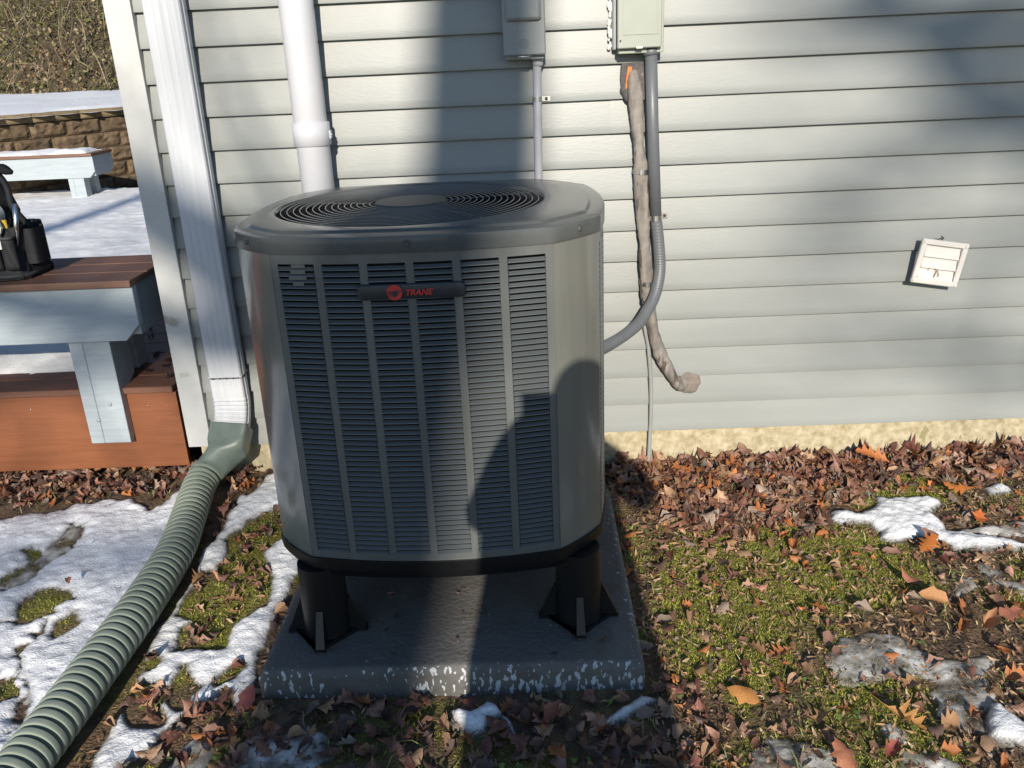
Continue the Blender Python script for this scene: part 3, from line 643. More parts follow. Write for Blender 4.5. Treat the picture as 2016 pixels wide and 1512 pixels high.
# dark conduit and flexible whip
c2 = empty('flexible_conduit', (0.45, -0.06, 0.5), 'dark grey conduit curving from the newer box to the side of the unit', 'conduit')
tube('rigid_tube', [(0.431, -0.060, 1.570), (0.441, -0.060, 1.314), (0.4575, -0.058, 1.000)], 0.0205, MAT['conduit'], c2, 20)
tube('fitting', [(0.431, -0.060, 1.566), (0.431, -0.060, 1.548), (0.4315, -0.060, 1.544)], [0.0265, 0.0265, 0.022], MAT['conduit'], c2, 20)
fl = spline([(0.4575, -0.058, 1.005), (0.470, -0.060, 0.90), (0.473, -0.072, 0.81), (0.452, -0.105, 0.731), (0.414, -0.150, 0.680), (0.378, -0.20, 0.651), (0.306, -0.28, 0.628), (0.234, -0.36, 0.619), (0.19, -0.46, 0.615), (0.165, -0.53, 0.612)], 30)
rr = [0.0208 + 0.0006 * math.sin(i * 1.9) for i in range(len(fl))]
tube('whip', fl, rr, MAT['conduit'], c2, 16)
strap(c2, 0.4565, -0.058, 1.002, 0.0212, side=2, w=0.018)
# refrigerant line set
ls = empty('refrigerant_line', (0.45, -0.04, 0.4), 'weathered tan wrapped refrigerant line running down the siding beside the conduit', 'pipe')
lp = spline([(0.378, -0.012, 1.480), (0.381, -0.040, 1.460), (0.390, -0.046, 1.315), (0.404, -0.046, 1.160), (0.416, -0.046, 0.964), (0.429, -0.048, 0.777), (0.452, -0.050, 0.601), (0.492, -0.046, 0.468), (0.553, -0.030, 0.358), (0.590, 0.004, 0.338)], 40)
rr = [0.0222 + 0.003 * float(fbm(i * 0.11, 3.3, 61, 3)) * 2 for i in range(len(lp))]
V, F = tube_vf(lp, rr, 20)
V = np.array(V).reshape(len(lp), 20, 3); cen = np.array([tuple(q_) for q_ in lp])[:, None, :]; th = np.linspace(0, 2 * np.pi, 21)[:-1][None, :]; sl = np.arange(len(lp))[:, None]
V = (cen + (V - cen) * (1 + 0.15 * np.cos(2 * (th - sl * 0.042)) + 0.05 * np.cos(3 * th + sl * 0.06) + 0.075 * ((th / (2 * np.pi) - sl * 0.085) % 1.0))[..., None]).reshape(-1, 3)
V += 0.0040 * np.stack([fbm(V[:, 2] * 22 + V[:, 0] * 40, V[:, 0] * 60, 71, 3), fbm(V[:, 2] * 22, V[:, 1] * 60, 72, 3), 0 * V[:, 0]], -1)
mesh('wrap', V, F, MAT['lineset'], ls, True)
strap(ls, 0.4045, -0.046, 1.163, 0.0235); strap(ls, 0.4310, -0.048, 0.762, 0.0235)
tie = tube('cable_tie', [(0.4405 + 0.030 * math.cos(a), -0.080 + 0.052 * math.sin(a), 0.712 + 0.008 * math.cos(a)) for a in np.linspace(0, 2 * math.pi, 24)], 0.0022, MAT['black'], None, 6, origin=(0.44, -0.08, 0.712))
tag(tie, 'black cable tie binding the dark conduit to the wrapped line', 'cable tie')
def blob(name, cx, cz, rx, rz, y0, hgt, mat, parent, seed, label=None, cat=None):
    n = 40; V = [(cx, y0 - hgt, cz)]; F = []
    rings = (0.35, 0.7, 0.92, 1.0, 1.02)
    hs = (1.0, 0.85, 0.55, 0.2, -0.4)
    for q, h in zip(rings, hs):
        for k in range(n):
            a = 2 * math.pi * k / n
            w = 1 + 0.34 * float(fbm(math.cos(a) * 1.7 + seed, math.sin(a) * 1.7, seed, 4)) * 2
            bmp = 0.35 * float(fbm(math.cos(a) * q * 3 + seed, math.sin(a) * q * 3, seed + 4, 3)) * 2
            V.append((cx + rx * q * w * math.cos(a), y0 - hgt * (h + (bmp if h > 0.3 else 0)), cz + rz * q * w * math.sin(a)))
    for k in range(n): F.append((0, 1 + (k + 1) % n, 1 + k))
    for i in range(len(rings) - 1):
        for k in range(n): F.append((1 + i * n + k, 1 + i * n + (k + 1) % n, 1 + (i + 1) * n + (k + 1) % n, 1 + (i + 1) * n + k))
    return mesh(name, V, F, mat, parent, True, origin=None if parent else (cx, y0, cz))
o = blob('putty_seal', 0.600, 0.347, 0.050, 0.045, -0.008, 0.009, MAT['putty'], None, 5); tag(o, 'lump of grey putty where the wrapped line enters the siding', 'putty')
pt = empty('mastic_patch', (0.372, -0.01, 1.475), 'dark mastic patch with an orange foam strip at the top of the wrapped line', 'sealant')
prism('patch_sheet', [(0.338, 1.523), (0.425, 1.526), (0.424, 1.405), (0.398, 1.398), (0.372, 1.400), (0.352, 1.412), (0.337, 1.437), (0.334, 1.475)], -0.030, -0.004, MAT['mastic'], pt)
blob('mastic_lump', 0.365, 1.440, 0.030, 0.042, -0.024, 0.013, MAT['mastic'], pt, 9)
prism('foam_strip', [(0.358, 1.512), (0.371, 1.510), (0.370, 1.490), (0.362, 1.462), (0.351, 1.438), (0.350, 1.452), (0.353, 1.480)], -0.041, -0.02, MAT['orange'], pt)
tb = tube('drain_tube', spline([(0.424, -0.024, 0.640), (0.430, -0.026, 0.575), (0.443, -0.024, 0.505), (0.453, -0.023, 0.387), (0.457, -0.023, 0.260), (0.454, -0.022, 0.120), (0.451, -0.022, 0.02)], 12), 0.0080, MAT['box_old'], None, 10, origin=(0.451, -0.022, 0.02))
tag(tb, 'narrow pale tube running down to the leaves beside the wrapped line', 'tube')

# ------------------------------------------------------------------ dryer vent
vent = empty('dryer_vent', (1.484, -0.03, 0.797), 'cream louvred dryer vent hanging crooked on the right of the siding', 'vent')
VR = math.radians(-9.4)
def vr(lx, y, lz):
    return (1.484 + lx * math.cos(VR) - lz * math.sin(VR), y, 0.797 + lx * math.sin(VR) + lz * math.cos(VR))
def vmesh(name, mbv, mbf, mat, parent):
    return mesh(name, [vr(*v) for v in mbv], mbf, mat, parent)
W2, H2 = 0.0855, 0.081
mb = MB()
t = 0.020
mb.box(-W2, W2, -0.066, -0.050, H2 - t, H2, 0.003); mb.box(-W2, W2, -0.066, -0.050, -H2, -H2 + t, 0.003)
mb.box(-W2, -W2 + t, -0.0663, -0.0503, -H2 + t - 0.003, H2 - t + 0.003, 0.003); mb.box(W2 - t, W2, -0.0663, -0.0503, -H2 + t - 0.003, H2 - t + 0.003, 0.003)
vmesh('flange', mb.V, mb.F, MAT['flap'], vent)
for k in range(3):
    z1 = H2 - t - 0.001 - k * 0.0405; z0 = z1 - 0.042; x = W2 - t - 0.002
    V = [(-x, -0.052, z1), (x, -0.052, z1), (x, -0.063, z0), (-x, -0.063, z0), (-x, -0.049, z1), (x, -0.049, z1), (x, -0.060, z0), (-x, -0.060, z0)]
    vmesh('flap', V, [(0, 3, 2, 1), (4, 5, 6, 7), (3, 7, 6, 2), (0, 4, 7, 3), (1, 2, 6, 5)], MAT['flap'], vent)
for sx in (-1, 1):
    for sz in (-1, 1):
        V, F = tube_vf([(sx * (W2 - 0.009), -0.066, sz * (H2 - 0.009)), (sx * (W2 - 0.009), -0.069, sz * (H2 - 0.009))], 0.006, 10)
        vmesh('screw', V, F, MAT['flap'], vent)
V, F = tube_vf([(0, -0.050, 0), (0, 0.0, 0)], 0.052, 28); vmesh('duct', V, F, MAT['galv'], vent)
mb = MB(); mb.tube([(-0.012, -0.0645, -0.020), (0.006, -0.065, -0.036), (0.006, -0.0655, -0.048)], 0.0016, 5); mb.tube([(0.004, -0.0645, -0.022), (-0.006, -0.065, -0.038), (-0.008, -0.0655, -0.052)], 0.0022, 5); mb.tube([(-0.030, -0.063, -0.018), (-0.034, -0.064, -0.030)], 0.0013, 5)
vmesh('debris', mb.V, mb.F, MAT['stain'], vent)
mb = MB(); mb.tube([(-0.028, -0.050, 0.080), (-0.010, -0.048, 0.090), (-0.018, -0.050, 0.095)], 0.0022, 6); mb.tube([(-0.012, -0.05, 0.079), (-0.008, -0.048, 0.092)], 0.003, 6)
vmesh('insulation_scrap', mb.V, mb.F, MAT['black'], vent)

# ------------------------------------------------------------------ equipment pad
PX0, PX1, PY0, PY1, PZ = -0.748, 0.263, -1.305, -0.335, 0.080
def pad():
    xs = np.unique(np.r_[np.linspace(PX0, PX0 + .03, 5), np.linspace(PX0 + .03, PX1 - .03, 60), np.linspace(PX1 - .03, PX1, 5)])
    ys = np.unique(np.r_[np.linspace(PY0, PY0 + .03, 5), np.linspace(PY0 + .03, PY1 - .03, 55), np.linspace(PY1 - .03, PY1, 5)])
    X, Y = np.meshgrid(xs, ys)
    d = np.minimum(np.minimum(X - PX0, PX1 - X), np.minimum(Y - PY0, PY1 - Y))
    R = 0.018
    Z = PZ - np.where(d < R, R - np.sqrt(np.maximum(0, R * R - (R - d) ** 2)), 0) + 0.0015 * fbm(X * 20, Y * 20, 81, 3)
    V = list(zip(X.ravel(), Y.ravel(), Z.ravel())); ny, nx = X.shape
    T = list(np.clip(1 - d.ravel() / 0.055, 0, 1) * np.where((X.ravel() > 0.15) | (d.ravel() < 0.008), 0.75, 0.30))
    idx = np.arange(nx * ny).reshape(ny, nx)
    F = [tuple(f) for f in np.stack([idx[:-1, :-1], idx[:-1, 1:], idx[1:, 1:], idx[1:, :-1]], -1).reshape(-1, 4)]
    loop = list(idx[0, :]) + list(idx[1:, -1]) + list(idx[-1, -2::-1]) + list(idx[-2:0:-1, 0])
    prev = loop
    for z in (0.052, 0.038, 0.022, 0.006, -0.06):
        st = len(V)
        for v in loop:
            x, y, _ = V[v]
            V.append((x + 0.0012 * random.uniform(-1, 1), y + 0.0012 * random.uniform(-1, 1), z)); T.append((0.62 if z > 0.045 else 0.98) * (1.0 if x > -0.2 else 0.62 + 0.22 * math.sin(x * 17)))
        cur = list(range(st, len(V))); m = len(cur)
        for k in range(m): F.append((prev[(k + 1) % m], prev[k], cur[k], cur[(k + 1) % m]))
        prev = cur
    o = mesh('equipment_pad', V, F, MAT['concrete'], None, True, cols=np.repeat(np.array(T)[:, None], 3, 1), origin=(-0.24, -0.82, 0))
    o.data.set_sharp_from_angle(angle=math.radians(50))
    return tag(o, 'grey cement pad with flaked white edges under the air conditioner', 'pad')
pad()

# ------------------------------------------------------------------ air conditioner
ZB, ZP, ZL = 0.345, 1.157, 1.193            # panel bottom, panel top, lid top edge
ac = empty('air_conditioner', (-0.27, -0.78, PZ), 'large charcoal air conditioner with louvred panels and a round fan grille', 'air conditioner')
ac.rotation_euler = (0, 0, 0)
SL, SR, CR, CRb, SRb, SLb, CLb, CL = [Vector(p) for p in ((-0.600, -1.173), (0.057, -1.173), (0.171, -1.052), (0.171, -0.508), (0.057, -0.390), (-0.600, -0.390), (-0.707, -0.508), (-0.707, -1.062))]
SIDES = [(SL, SR, 0.040, 'long'), (SR, CR, 0.006, 'corner'), (CR, CRb, 0.030, 'long'), (CRb, SRb, 0.006, 'corner'), (SRb, SLb, 0.032, 'long'), (SLb, CLb, 0.006, 'corner'), (CLb, CL, 0.030, 'long'), (CL, SL, 0.006, 'corner')]
def side_pt(A, B, bow, s, off=0.0):
    """s in 0..1 along the side, off outward"""
    t = (B - A).normalized(); nrm = Vector((t.y, -t.x)); q = A.lerp(B, s) + nrm * (bow * 4 * s * (1 - s))
    tang = ((B - A) + nrm * (bow * 4 * (1 - 2 * s))).normalized(); n2 = Vector((tang.y, -tang.x))
    return q + n2 * off, tang, n2
def outline(off, per=(24, 5)):
    o = []
    for A, B, bow, kind in SIDES:
        m = per[0] if kind == 'long' else per[1]
        for k in range(m):
            q, tg, n2 = side_pt(A, B, bow, k / m, off if k else off); o.append((q.x, q.y))
    return o
def loft(rings, close_top=False):
    V = [p for r in rings for p in r]; m = len(rings[0]); F = []
    for i in range(len(rings) - 1):
        for k in range(m): F.append((i * m + k, i * m + (k + 1) % m, (i + 1) * m + (k + 1) % m, (i + 1) * m + k))
    return V, F
# base pan and risers
def inset(o, d):
    c = Vector((-0.27, -0.78)); r = []
    for x, y in o:
        v = Vector((x, y)) - c; r.append(tuple(c + v * (1 - d / v.length)))
    return r
o0 = outline(0.006); o1 = inset(o0, 0.004); o2 = inset(o0, 0.020)
V, F = loft([[(x, y, ZB + 0.001) for x, y in inset(o0, 0.03)], [(x, y, ZB + 0.001) for x, y in o0], [(x, y, ZB - 0.006) for x, y in o0], [(x, y, ZB - 0.034) for x, y in o1], [(x, y, ZB - 0.038) for x, y in inset(o0, 0.010)], [(x, y, ZB - 0.060) for x, y in o2], [(x, y, ZB - 0.060) for x, y in inset(o0, 0.30)]])
autosmooth(mesh('base_pan', V, [f[::-1] for f in F], MAT['plastic'], ac), 30)
def riser(cx, cy):
    V, F = tube_vf([(cx, cy, PZ), (cx, cy, PZ + 0.01), (cx, cy, 0.20), (cx, cy, ZB - 0.04)], [0.067, 0.0655, 0.063, 0.060], 28)
    leg = autosmooth(mesh('riser_leg', V, F, MAT['plastic'], ac), 40)
    mb = MB()
    R = 0.110
    oc = []
    for k in range(4):
        a = -math.pi / 2 + k * math.pi / 2
        for s in (-1, 1): oc.append((cx + R * math.cos(a) - s * -0.013 * math.sin(a), cy + R * math.sin(a) - s * 0.013 * math.cos(a)))
    n = len(oc)
    V = [(x, y, PZ + 0.0005) for x, y in oc] + [(x, y, PZ + 0.012) for x, y in oc]
    mb.add(V, [tuple(range(n, 2 * n))] + [(i, (i + 1) % n, n + (i + 1) % n, n + i) for i in range(n)])
    mb.build('foot_plate', MAT['plastic'], leg)
    for k in range(4):
        a = -math.pi / 2 + k * math.pi / 2; d = Vector((math.cos(a), math.sin(a), 0)); t = Vector((-math.sin(a), math.cos(a), 0)); c = Vector((cx, cy, 0))
        q = []
        for s in (-1, 1):
            w = 0.0105
            q += [c + d * (R + 0.001) + t * s * 0.0125 + Vector((0, 0, PZ + 0.002)), c + d * 0.067 + t * s * 0.009 + Vector((0, 0, PZ + 0.105)), c + d * 0.048 + t * s * 0.009 + Vector((0, 0, PZ + 0.105)), c + d * 0.045 + t * s * 0.0125 + Vector((0, 0, PZ + 0.002))]
        mesh('fin', [tuple(v) for v in q], [(0, 1, 2, 3), (7, 6, 5, 4), (0, 4, 5, 1), (1, 5, 6, 2), (2, 6, 7, 3), (3, 7, 4, 0)], MAT['plastic'], leg)
for cx, cy in ((-0.597, -1.128), (0.105, -1.098), (-0.597, -0.455), (0.105, -0.455)): riser(cx, cy)
# corner panels
for (A, B, bow, kind) in SIDES:
    if kind != 'corner': continue
    prof = []
    m = 12
    for k in range(m + 1):
        q, tg, n2 = side_pt(A, B, bow, k / m, 0.0); prof.append((q, n2))
    V = []; F = []
    rows = []
    tA = (B - A).normalized()
    pts2 = [A - tA * 0.001 - Vector((tA.y, -tA.x)) * 0.012] + [p for p, _ in prof] + [B + tA * 0.001 - Vector((tA.y, -tA.x)) * 0.012]
    for z in (ZB, ZB + 0.25, ZB + 0.55, ZP):
        rows.append([(p.x, p.y, z) for p in pts2])
    n = len(pts2)
    V = [v for r in rows for v in r]
    for i in range(len(rows) - 1):
        for k in range(n - 1): F.append((i * n + k, i * n + k + 1, (i + 1) * n + k + 1, (i + 1) * n + k))
    autosmooth(mesh('corner_panel', V, F, MAT['corner'], ac), 30)
# louvred panels
LW, LPITCH, LZ0, NLR = 0.0875, 0.01418, 0.3655, 54
def blade_vf(w):
    h = w / 2; e = 0.0042
    V = [(-h, -0.0035, -0.0012), (h, -0.0035, -0.0012), (-h, 0.0012, -0.0006), (h, 0.0012, -0.0006), (-h, 0.0009, 0.0008), (h, 0.0009, 0.0008),
         (-h + e, -0.0062, 0.0073), (h - e, -0.0062, 0.0073), (-h, 0.0, 0.0100), (h, 0.0, 0.0100), (-h + e * 0.4, -0.0030, 0.0042), (h - e * 0.4, -0.0030, 0.0042)]
    F = [(0, 1, 3, 2), (2, 3, 5, 4), (4, 5, 11, 10), (10, 11, 7, 6), (4, 10, 8), (10, 6, 8), (5, 9, 11), (11, 9, 7)]
    return V, F
def louver_panel(side, name, individual):
    A, B, bow, _ = side
    Lg = (B - A).length
    ncol = 6 if Lg > 0.6 else 5
    pit = (Lg - 0.018) / ncol
    gap = pit - LW
    def P(a, off, z):
        q, tg, n2 = side_pt(A, B, bow, a / Lg, off); return (q.x, q.y, z)
    top = LZ0 + NLR * LPITCH
    xs0 = [(Lg - ncol * pit) / 2 + gap / 2 + c * pit for c in range(ncol)]
    V = []; F = []
    def strip(a0, a1, z0, z1, m):
        st = len(V)
        for k in range(m + 1):
            a = a0 + (a1 - a0) * k / m
            V.append(P(a, 0, z0)); V.append(P(a, 0, z1))
        for k in range(m): F.append((st + 2 * k, st + 2 * k + 2, st + 2 * k + 3, st + 2 * k + 1))
    strip(0.002, Lg - 0.002, top, ZP, 30); strip(0.002, Lg - 0.002, ZB + 0.001, LZ0 - 0.001, 30)
    ed = [0.002]
    for x in xs0: ed += [x, x + LW]
    ed.append(Lg - 0.002)
    for k in range(0, len(ed), 2): strip(ed[k], ed[k + 1], LZ0 - 0.001, top, 2)
    # folded vertical edges
    for a in (0.002, Lg - 0.002):
        st = len(V); V += [P(a, 0, ZB), P(a, -0.012, ZB), P(a, -0.012, ZP), P(a, 0, ZP)]; F.append((st, st + 1, st + 2, st + 3))
    panel = mesh(name, V, F, MAT['cabinet'], ac)
    autosmooth(panel, 30)
    V = []; F = []
    m = 24
    for k in range(m + 1):
        a = Lg * k / m; V.append(P(a, -0.028, ZB)); V.append(P(a, -0.028, ZP))
    for k in range(m): F.append((2 * k, 2 * k + 2, 2 * k + 3, 2 * k + 1))
    mesh('coil_guard', V, F, MAT['dark'], panel)
    bv, bf = blade_vf(LW)
    rest = MB(); shared = None
    for c in range(ncol):
        q, tg, n2 = side_pt(A, B, bow, (xs0[c] + LW / 2) / Lg, 0.0)
        ang = math.atan2(tg.y, tg.x)
        for r in range(NLR):
            z = LZ0 + r * LPITCH
            if individual and r >= NLR - 50:
                if shared is None:
                    shared = bpy.data.meshes.new('louver'); shared.from_pydata([(x, -y, zz) for x, y, zz in bv], [], bf); shared.materials.append(MAT['louver'])
                o = link('louver', shared, panel)
                og = org(panel); o.location = (q.x - og.x, q.y - og.y, z - og.z); o.rotation_euler = (0, 0, ang)
            else:
                rest.add([(q.x + tg.x * x + n2.x * y, q.y + tg.y * x + n2.y * y, z + zz) for x, y, zz in bv], bf)
    ro = rest.build('louvers', MAT['louver'], panel); ro['kind'] = 'stuff'
    return panel
front_panel = louver_panel(SIDES[0], 'front_panel', True)
louver_panel(SIDES[2], 'side_panel', False); louver_panel(SIDES[4], 'back_panel', False); louver_panel(SIDES[6], 'side_panel', False)
# blanked slots in the top left of the front panel
top = LZ0 + NLR * LPITCH
for k, (x0, x1) in enumerate(((-0.548, -0.515), (-0.552, -0.516), (-0.557, -0.514), (-0.549, -0.522))):
    z = LZ0 + (NLR - 1 - k) * LPITCH
    V = []
    for x in (x0, x1):
        s = (x - SL.x) / (SR.x - SL.x); q, tg, n2 = side_pt(SL, SR, 0.040, s, 0.0)
        V += [(q.x + n2.x * 0.0008, q.y + n2.y * 0.0008, z + 0.0060), (q.x + n2.x * 0.001, q.y + n2.y * 0.001, z + LPITCH - 0.0004)]
    mesh('slot_blank', V, [(0, 2, 3, 1)], MAT['cabinet'], front_panel)
# lid
FC = Vector((-0.313, -0.780)); FR = 0.358
def ray_out(outl, c, ang):
    d = Vector((math.cos(ang), math.sin(ang))); best = None
    n = len(outl)
    for i in range(n):
        a = Vector(outl[i]) - c; b = Vector(outl[(i + 1) % n]) - c; e = b - a
        den = d.x * e.y - d.y * e.x
        if abs(den) < 1e-9: continue
        t = (a.x * e.y - a.y * e.x) / den; u = (a.x * d.y - a.y * d.x) / den
        if t > 0 and -1e-6 <= u <= 1 + 1e-6 and (best is None or t < best): best = t
    return best
lo = outline(0.0045, (60, 10)); NL = len(lo)
LA = [math.atan2(y - FC.y, x - FC.x) for x, y in lo]
rs = np.array([math.hypot(x - FC.x, y - FC.y) for x, y in lo])
def ring(r, z): return [(FC.x + r[k] * math.cos(LA[k]), FC.y + r[k] * math.sin(LA[k]), z if not hasattr(z, '__len__') else z[k]) for k in range(NL)]
cR = np.full(NL, FR + 0.012)
rim = np.minimum(cR, rs - 0.022)
def tow(f, d): return np.maximum((rs - d) * (1 - f) + rim * f, rim)
rings = [ring(rs - 0.012, ZP - 0.001), ring(rs - 0.001, ZP - 0.003), ring(rs, ZP), ring(rs, ZL - 0.0045), ring(rs - 0.0012, ZL - 0.0012), ring(rs - 0.0042, ZL), ring(np.maximum(rs - 0.030, rim + 0.010), ZL + 0.0025), ring(np.maximum(rs - 0.036, rim + 0.008), ZL + 0.0035), ring(np.maximum(rs - 0.043, rim + 0.006), ZL + 0.0088), ring(np.maximum(rs - 0.047, rim + 0.005), ZL + 0.0096),
         ring(tow(0.5, 0.049) , ZL + 0.0104), ring(tow(0.86, 0.049), ZL + 0.0106), ring(rim + 0.002, ZL + 0.0100), ring(np.full(NL, FR) * 0 + np.minimum(rim - 0.002, FR + 0.004), ZL + 0.0085), ring(np.minimum(rim - 0.006, FR), ZL + 0.001), ring(np.minimum(rim - 0.009, FR), ZL - 0.02)]
V, F = loft(rings)
lid = autosmooth(mesh('lid', V, F, MAT['lid'], ac), 24)
for (sx, sy) in ((-0.272, None), (0.114, None), (-0.655, None)):
    for (A, B, bow, kind) in (SIDES[0], SIDES[1], SIDES[7]):
        lo_, hi_ = min(A.x, B.x), max(A.x, B.x)
        if lo_ <= sx <= hi_:
            s = (sx - A.x) / (B.x - A.x); q, tg, n2 = side_pt(A, B, bow, s, 0.0042)
            d3 = Vector((n2.x, n2.y, 0)); c3 = Vector((q.x, q.y, 1.1745))
            sc = mesh('screw', *tube_vf([c3 - d3 * 0.004, c3 + d3 * 0.002, c3 + d3 * 0.005], [0.0075, 0.0075, 0.0045], 12), MAT['hub'], lid)
            mesh('washer', *tube_vf([c3 - d3 * 0.004, c3 + d3 * 0.0012], 0.0115, 16), MAT['lid'], sc)
# fan opening: dark shroud, fan, grille
zg = ZL + 0.0055
V, F = loft([[(FC.x + r * math.cos(2 * math.pi * k / 64), FC.y + r * math.sin(2 * math.pi * k / 64), z) for k in range(64)] for r, z in ((FR - 0.001, ZL - 0.018), (FR - 0.004, 1.02), (0.02, 1.0))])
mesh('shroud', V, F, MAT['dark'], ac)
fan = mesh('fan_hub', *tube_vf([(FC.x, FC.y, 1.06), (FC.x, FC.y, 1.12)], 0.055, 24), MAT['fan'], ac)
for k in range(3):
    a0 = k * 2 * math.pi / 3 + 0.5; V = []; F = []
    for i in range(7):
        r = 0.05 + 0.27 * i / 6
        for j in range(5):
            a = a0 + (j / 4 - 0.5) * (0.9 + 0.25 * i / 6); V.append((FC.x + r * math.cos(a), FC.y + r * math.sin(a), 1.085 + 0.05 * (j / 4 - 0.5)))
    for i in range(6):
        for j in range(4): F.append((i * 5 + j, i * 5 + j + 1, (i + 1) * 5 + j + 1, (i + 1) * 5 + j))
    mesh('fan_blade', V, F, MAT['fan'], ac, True)
gr = mesh('grille_hub', *tube_vf([(FC.x, FC.y, zg - 0.012), (FC.x, FC.y, zg + 0.003), (FC.x, FC.y, zg + 0.0075), (FC.x, FC.y, zg + 0.009)], [0.098, 0.099, 0.096, 0.06], 64), MAT['hub'], ac)
autosmooth(gr, 50)
def hring(r, z, rt, n=96, m=6):
    V = []; F = []
    for i in range(n):
        a = 2 * math.pi * i / n
        for k in range(m):
            b = 2 * math.pi * k / m; q = r + rt * math.cos(b); V.append((FC.x + q * math.cos(a), FC.y + q * math.sin(a), z + rt * math.sin(b)))
    for i in range(n):
        for k in range(m): F.append((i * m + k, ((i + 1) % n) * m + k, ((i + 1) % n) * m + (k + 1) % m, i * m + (k + 1) % m))
    return V, F
NR = 15
for k in range(NR):
    r = 0.112 + (FR - 0.012 - 0.112) * k / (NR - 1)
    mesh('grille_ring', *hring(r, zg + 0.004 - 0.004 * (k / NR) ** 2, 0.00135), MAT['grille'], ac, True)
for k in range(5):
    a = 0.35 + 2 * math.pi * k / 5
    mesh('grille_spoke', *tube_vf([(FC.x + r * math.cos(a), FC.y + r * math.sin(a), zg - 0.0015) for r in (0.09, 0.2, FR + 0.004)], 0.0018, 6), MAT['grille'], ac, True)
# badge with the maker's mark
def fy(x, off=0.0):
    s = (x - SL.x) / (SR.x - SL.x); q, tg, n2 = side_pt(SL, SR, 0.040, s, off); return q.y
bx0, bx1, bz0, bz1 = -0.397, -0.147, 1.0455, 1.0850
bc, bz = (bx0 + bx1) / 2, (bz0 + bz1) / 2
def badge_ring(sc, y):
    o = []
    hx = (bx1 - bx0) / 2 - sc; hz = (bz1 - bz0) / 2 - sc; r = 0.0125 - sc * 0.5
    for q, (sx, sz, a0) in enumerate(((1, 1, 0), (-1, 1, 90), (-1, -1, 180), (1, -1, 270))):
        for k in range(18):
            t = math.radians(a0 + 90 * k / 17)
            X = sx * (hx - r) + r * math.cos(t); Z = sz * (hz - r) + r * math.sin(t)
            Z *= (1.0 - 0.10 * (X / hx) ** 2)
            o.append((bc + X, fy(bc + X) - y, bz + Z))
    return o
rg = [badge_ring(0, -0.002), badge_ring(0, 0.007), badge_ring(0.0015, 0.0095), badge_ring(0.004, 0.0105)]
V, F = loft(rg); F = list(F)
m = 72; st = 3 * m
# cap as strips so that it follows the curve
cap = []
for k in range(m // 2): cap.append((st + k, st + k + 1, st + (m - 1 - k), st + (m - k) % m))
badge = autosmooth(mesh('badge', V, F + [tuple(c) for c in cap], MAT['badge'], ac), 40)
yb = lambda x: fy(x) - 0.0112
lc = Vector((-0.309, 1.0648)); lr = 0.0182
V = [(lc.x, yb(lc.x), lc.y)] + [(lc.x + lr * math.cos(2 * math.pi * k / 40), yb(lc.x + lr * math.cos(2 * math.pi * k / 40)), lc.y + lr * math.sin(2 * math.pi * k / 40)) for k in range(40)]
disc = mesh('emblem', V, [(0, 1 + (k + 1) % 40, 1 + k)[::-1] for k in range(40)], MAT['red'], badge)
mb = MB()
bars = [(0.30, 0.20, 0.92), (0.20, -0.80, 0.95), (0.10, -0.92, 0.92), (0.0, -0.95, 0.80), (-0.10, -0.95, 0.55), (-0.20, -0.90, 0.42), (-0.30, -0.85, 0.38), (-0.42, -0.78, 0.32), (-0.54, -0.62, 0.22), (-0.66, -0.40, 0.12)]
for zz, a, b in bars:
    x0, x1 = lc.x + a * lr, lc.x + b * lr; z = lc.y + zz * lr; y = yb(lc.x) - 0.0004
    mb.add([(x0, y, z - 0.0005), (x1, y, z - 0.0005), (x1, y, z + 0.0005), (x0, y, z + 0.0005)], [(0, 1, 2, 3)])
mb.add([(lc.x + lr * (0.08 + 0.36 * math.cos(t)), yb(lc.x) - 0.0006, lc.y + lr * (-0.12 + 0.38 * math.sin(t))) for t in np.linspace(0, 2 * math.pi, 15)[:-1]], [tuple(range(14))])
mb.build('emblem_stripes', MAT['badge'], disc)
cu = bpy.data.curves.new('maker_name', 'FONT'); cu.body = 'TRANE'; cu.size = 0.0185; cu.shear = 0.28; cu.offset = 0.00055; cu.extrude = 0.0002; cu.align_x = 'LEFT'; cu.space_character = 1.02
tmp = bpy.data.objects.new('tmp_text', cu); COL.objects.link(tmp)
dg = bpy.context.evaluated_depsgraph_get(); dg.update()
tme = bpy.data.meshes.new_from_object(tmp.evaluated_get(dg)); bpy.data.objects.remove(tmp)
tv = np.empty(len(tme.vertices) * 3); tme.vertices.foreach_get('co', tv); tv = tv.reshape(-1, 3)
w = tv[:, 0].max() - tv[:, 0].min(); sc_ = 0.0625 / w
og = org(badge)
for i, v in enumerate(tme.vertices):
    x = -0.2825 + (tv[i, 0] - tv[:, 0].min()) * sc_; z = 1.0580 + tv[i, 1] * sc_ * 1.0
    v.co = (x - og.x, yb(x) - 0.0004 - tv[i, 2] - og.y, z - og.z)
tme.name = 'lettering'; tme.materials.clear(); tme.materials.append(MAT['red'])
link('lettering', tme, badge)

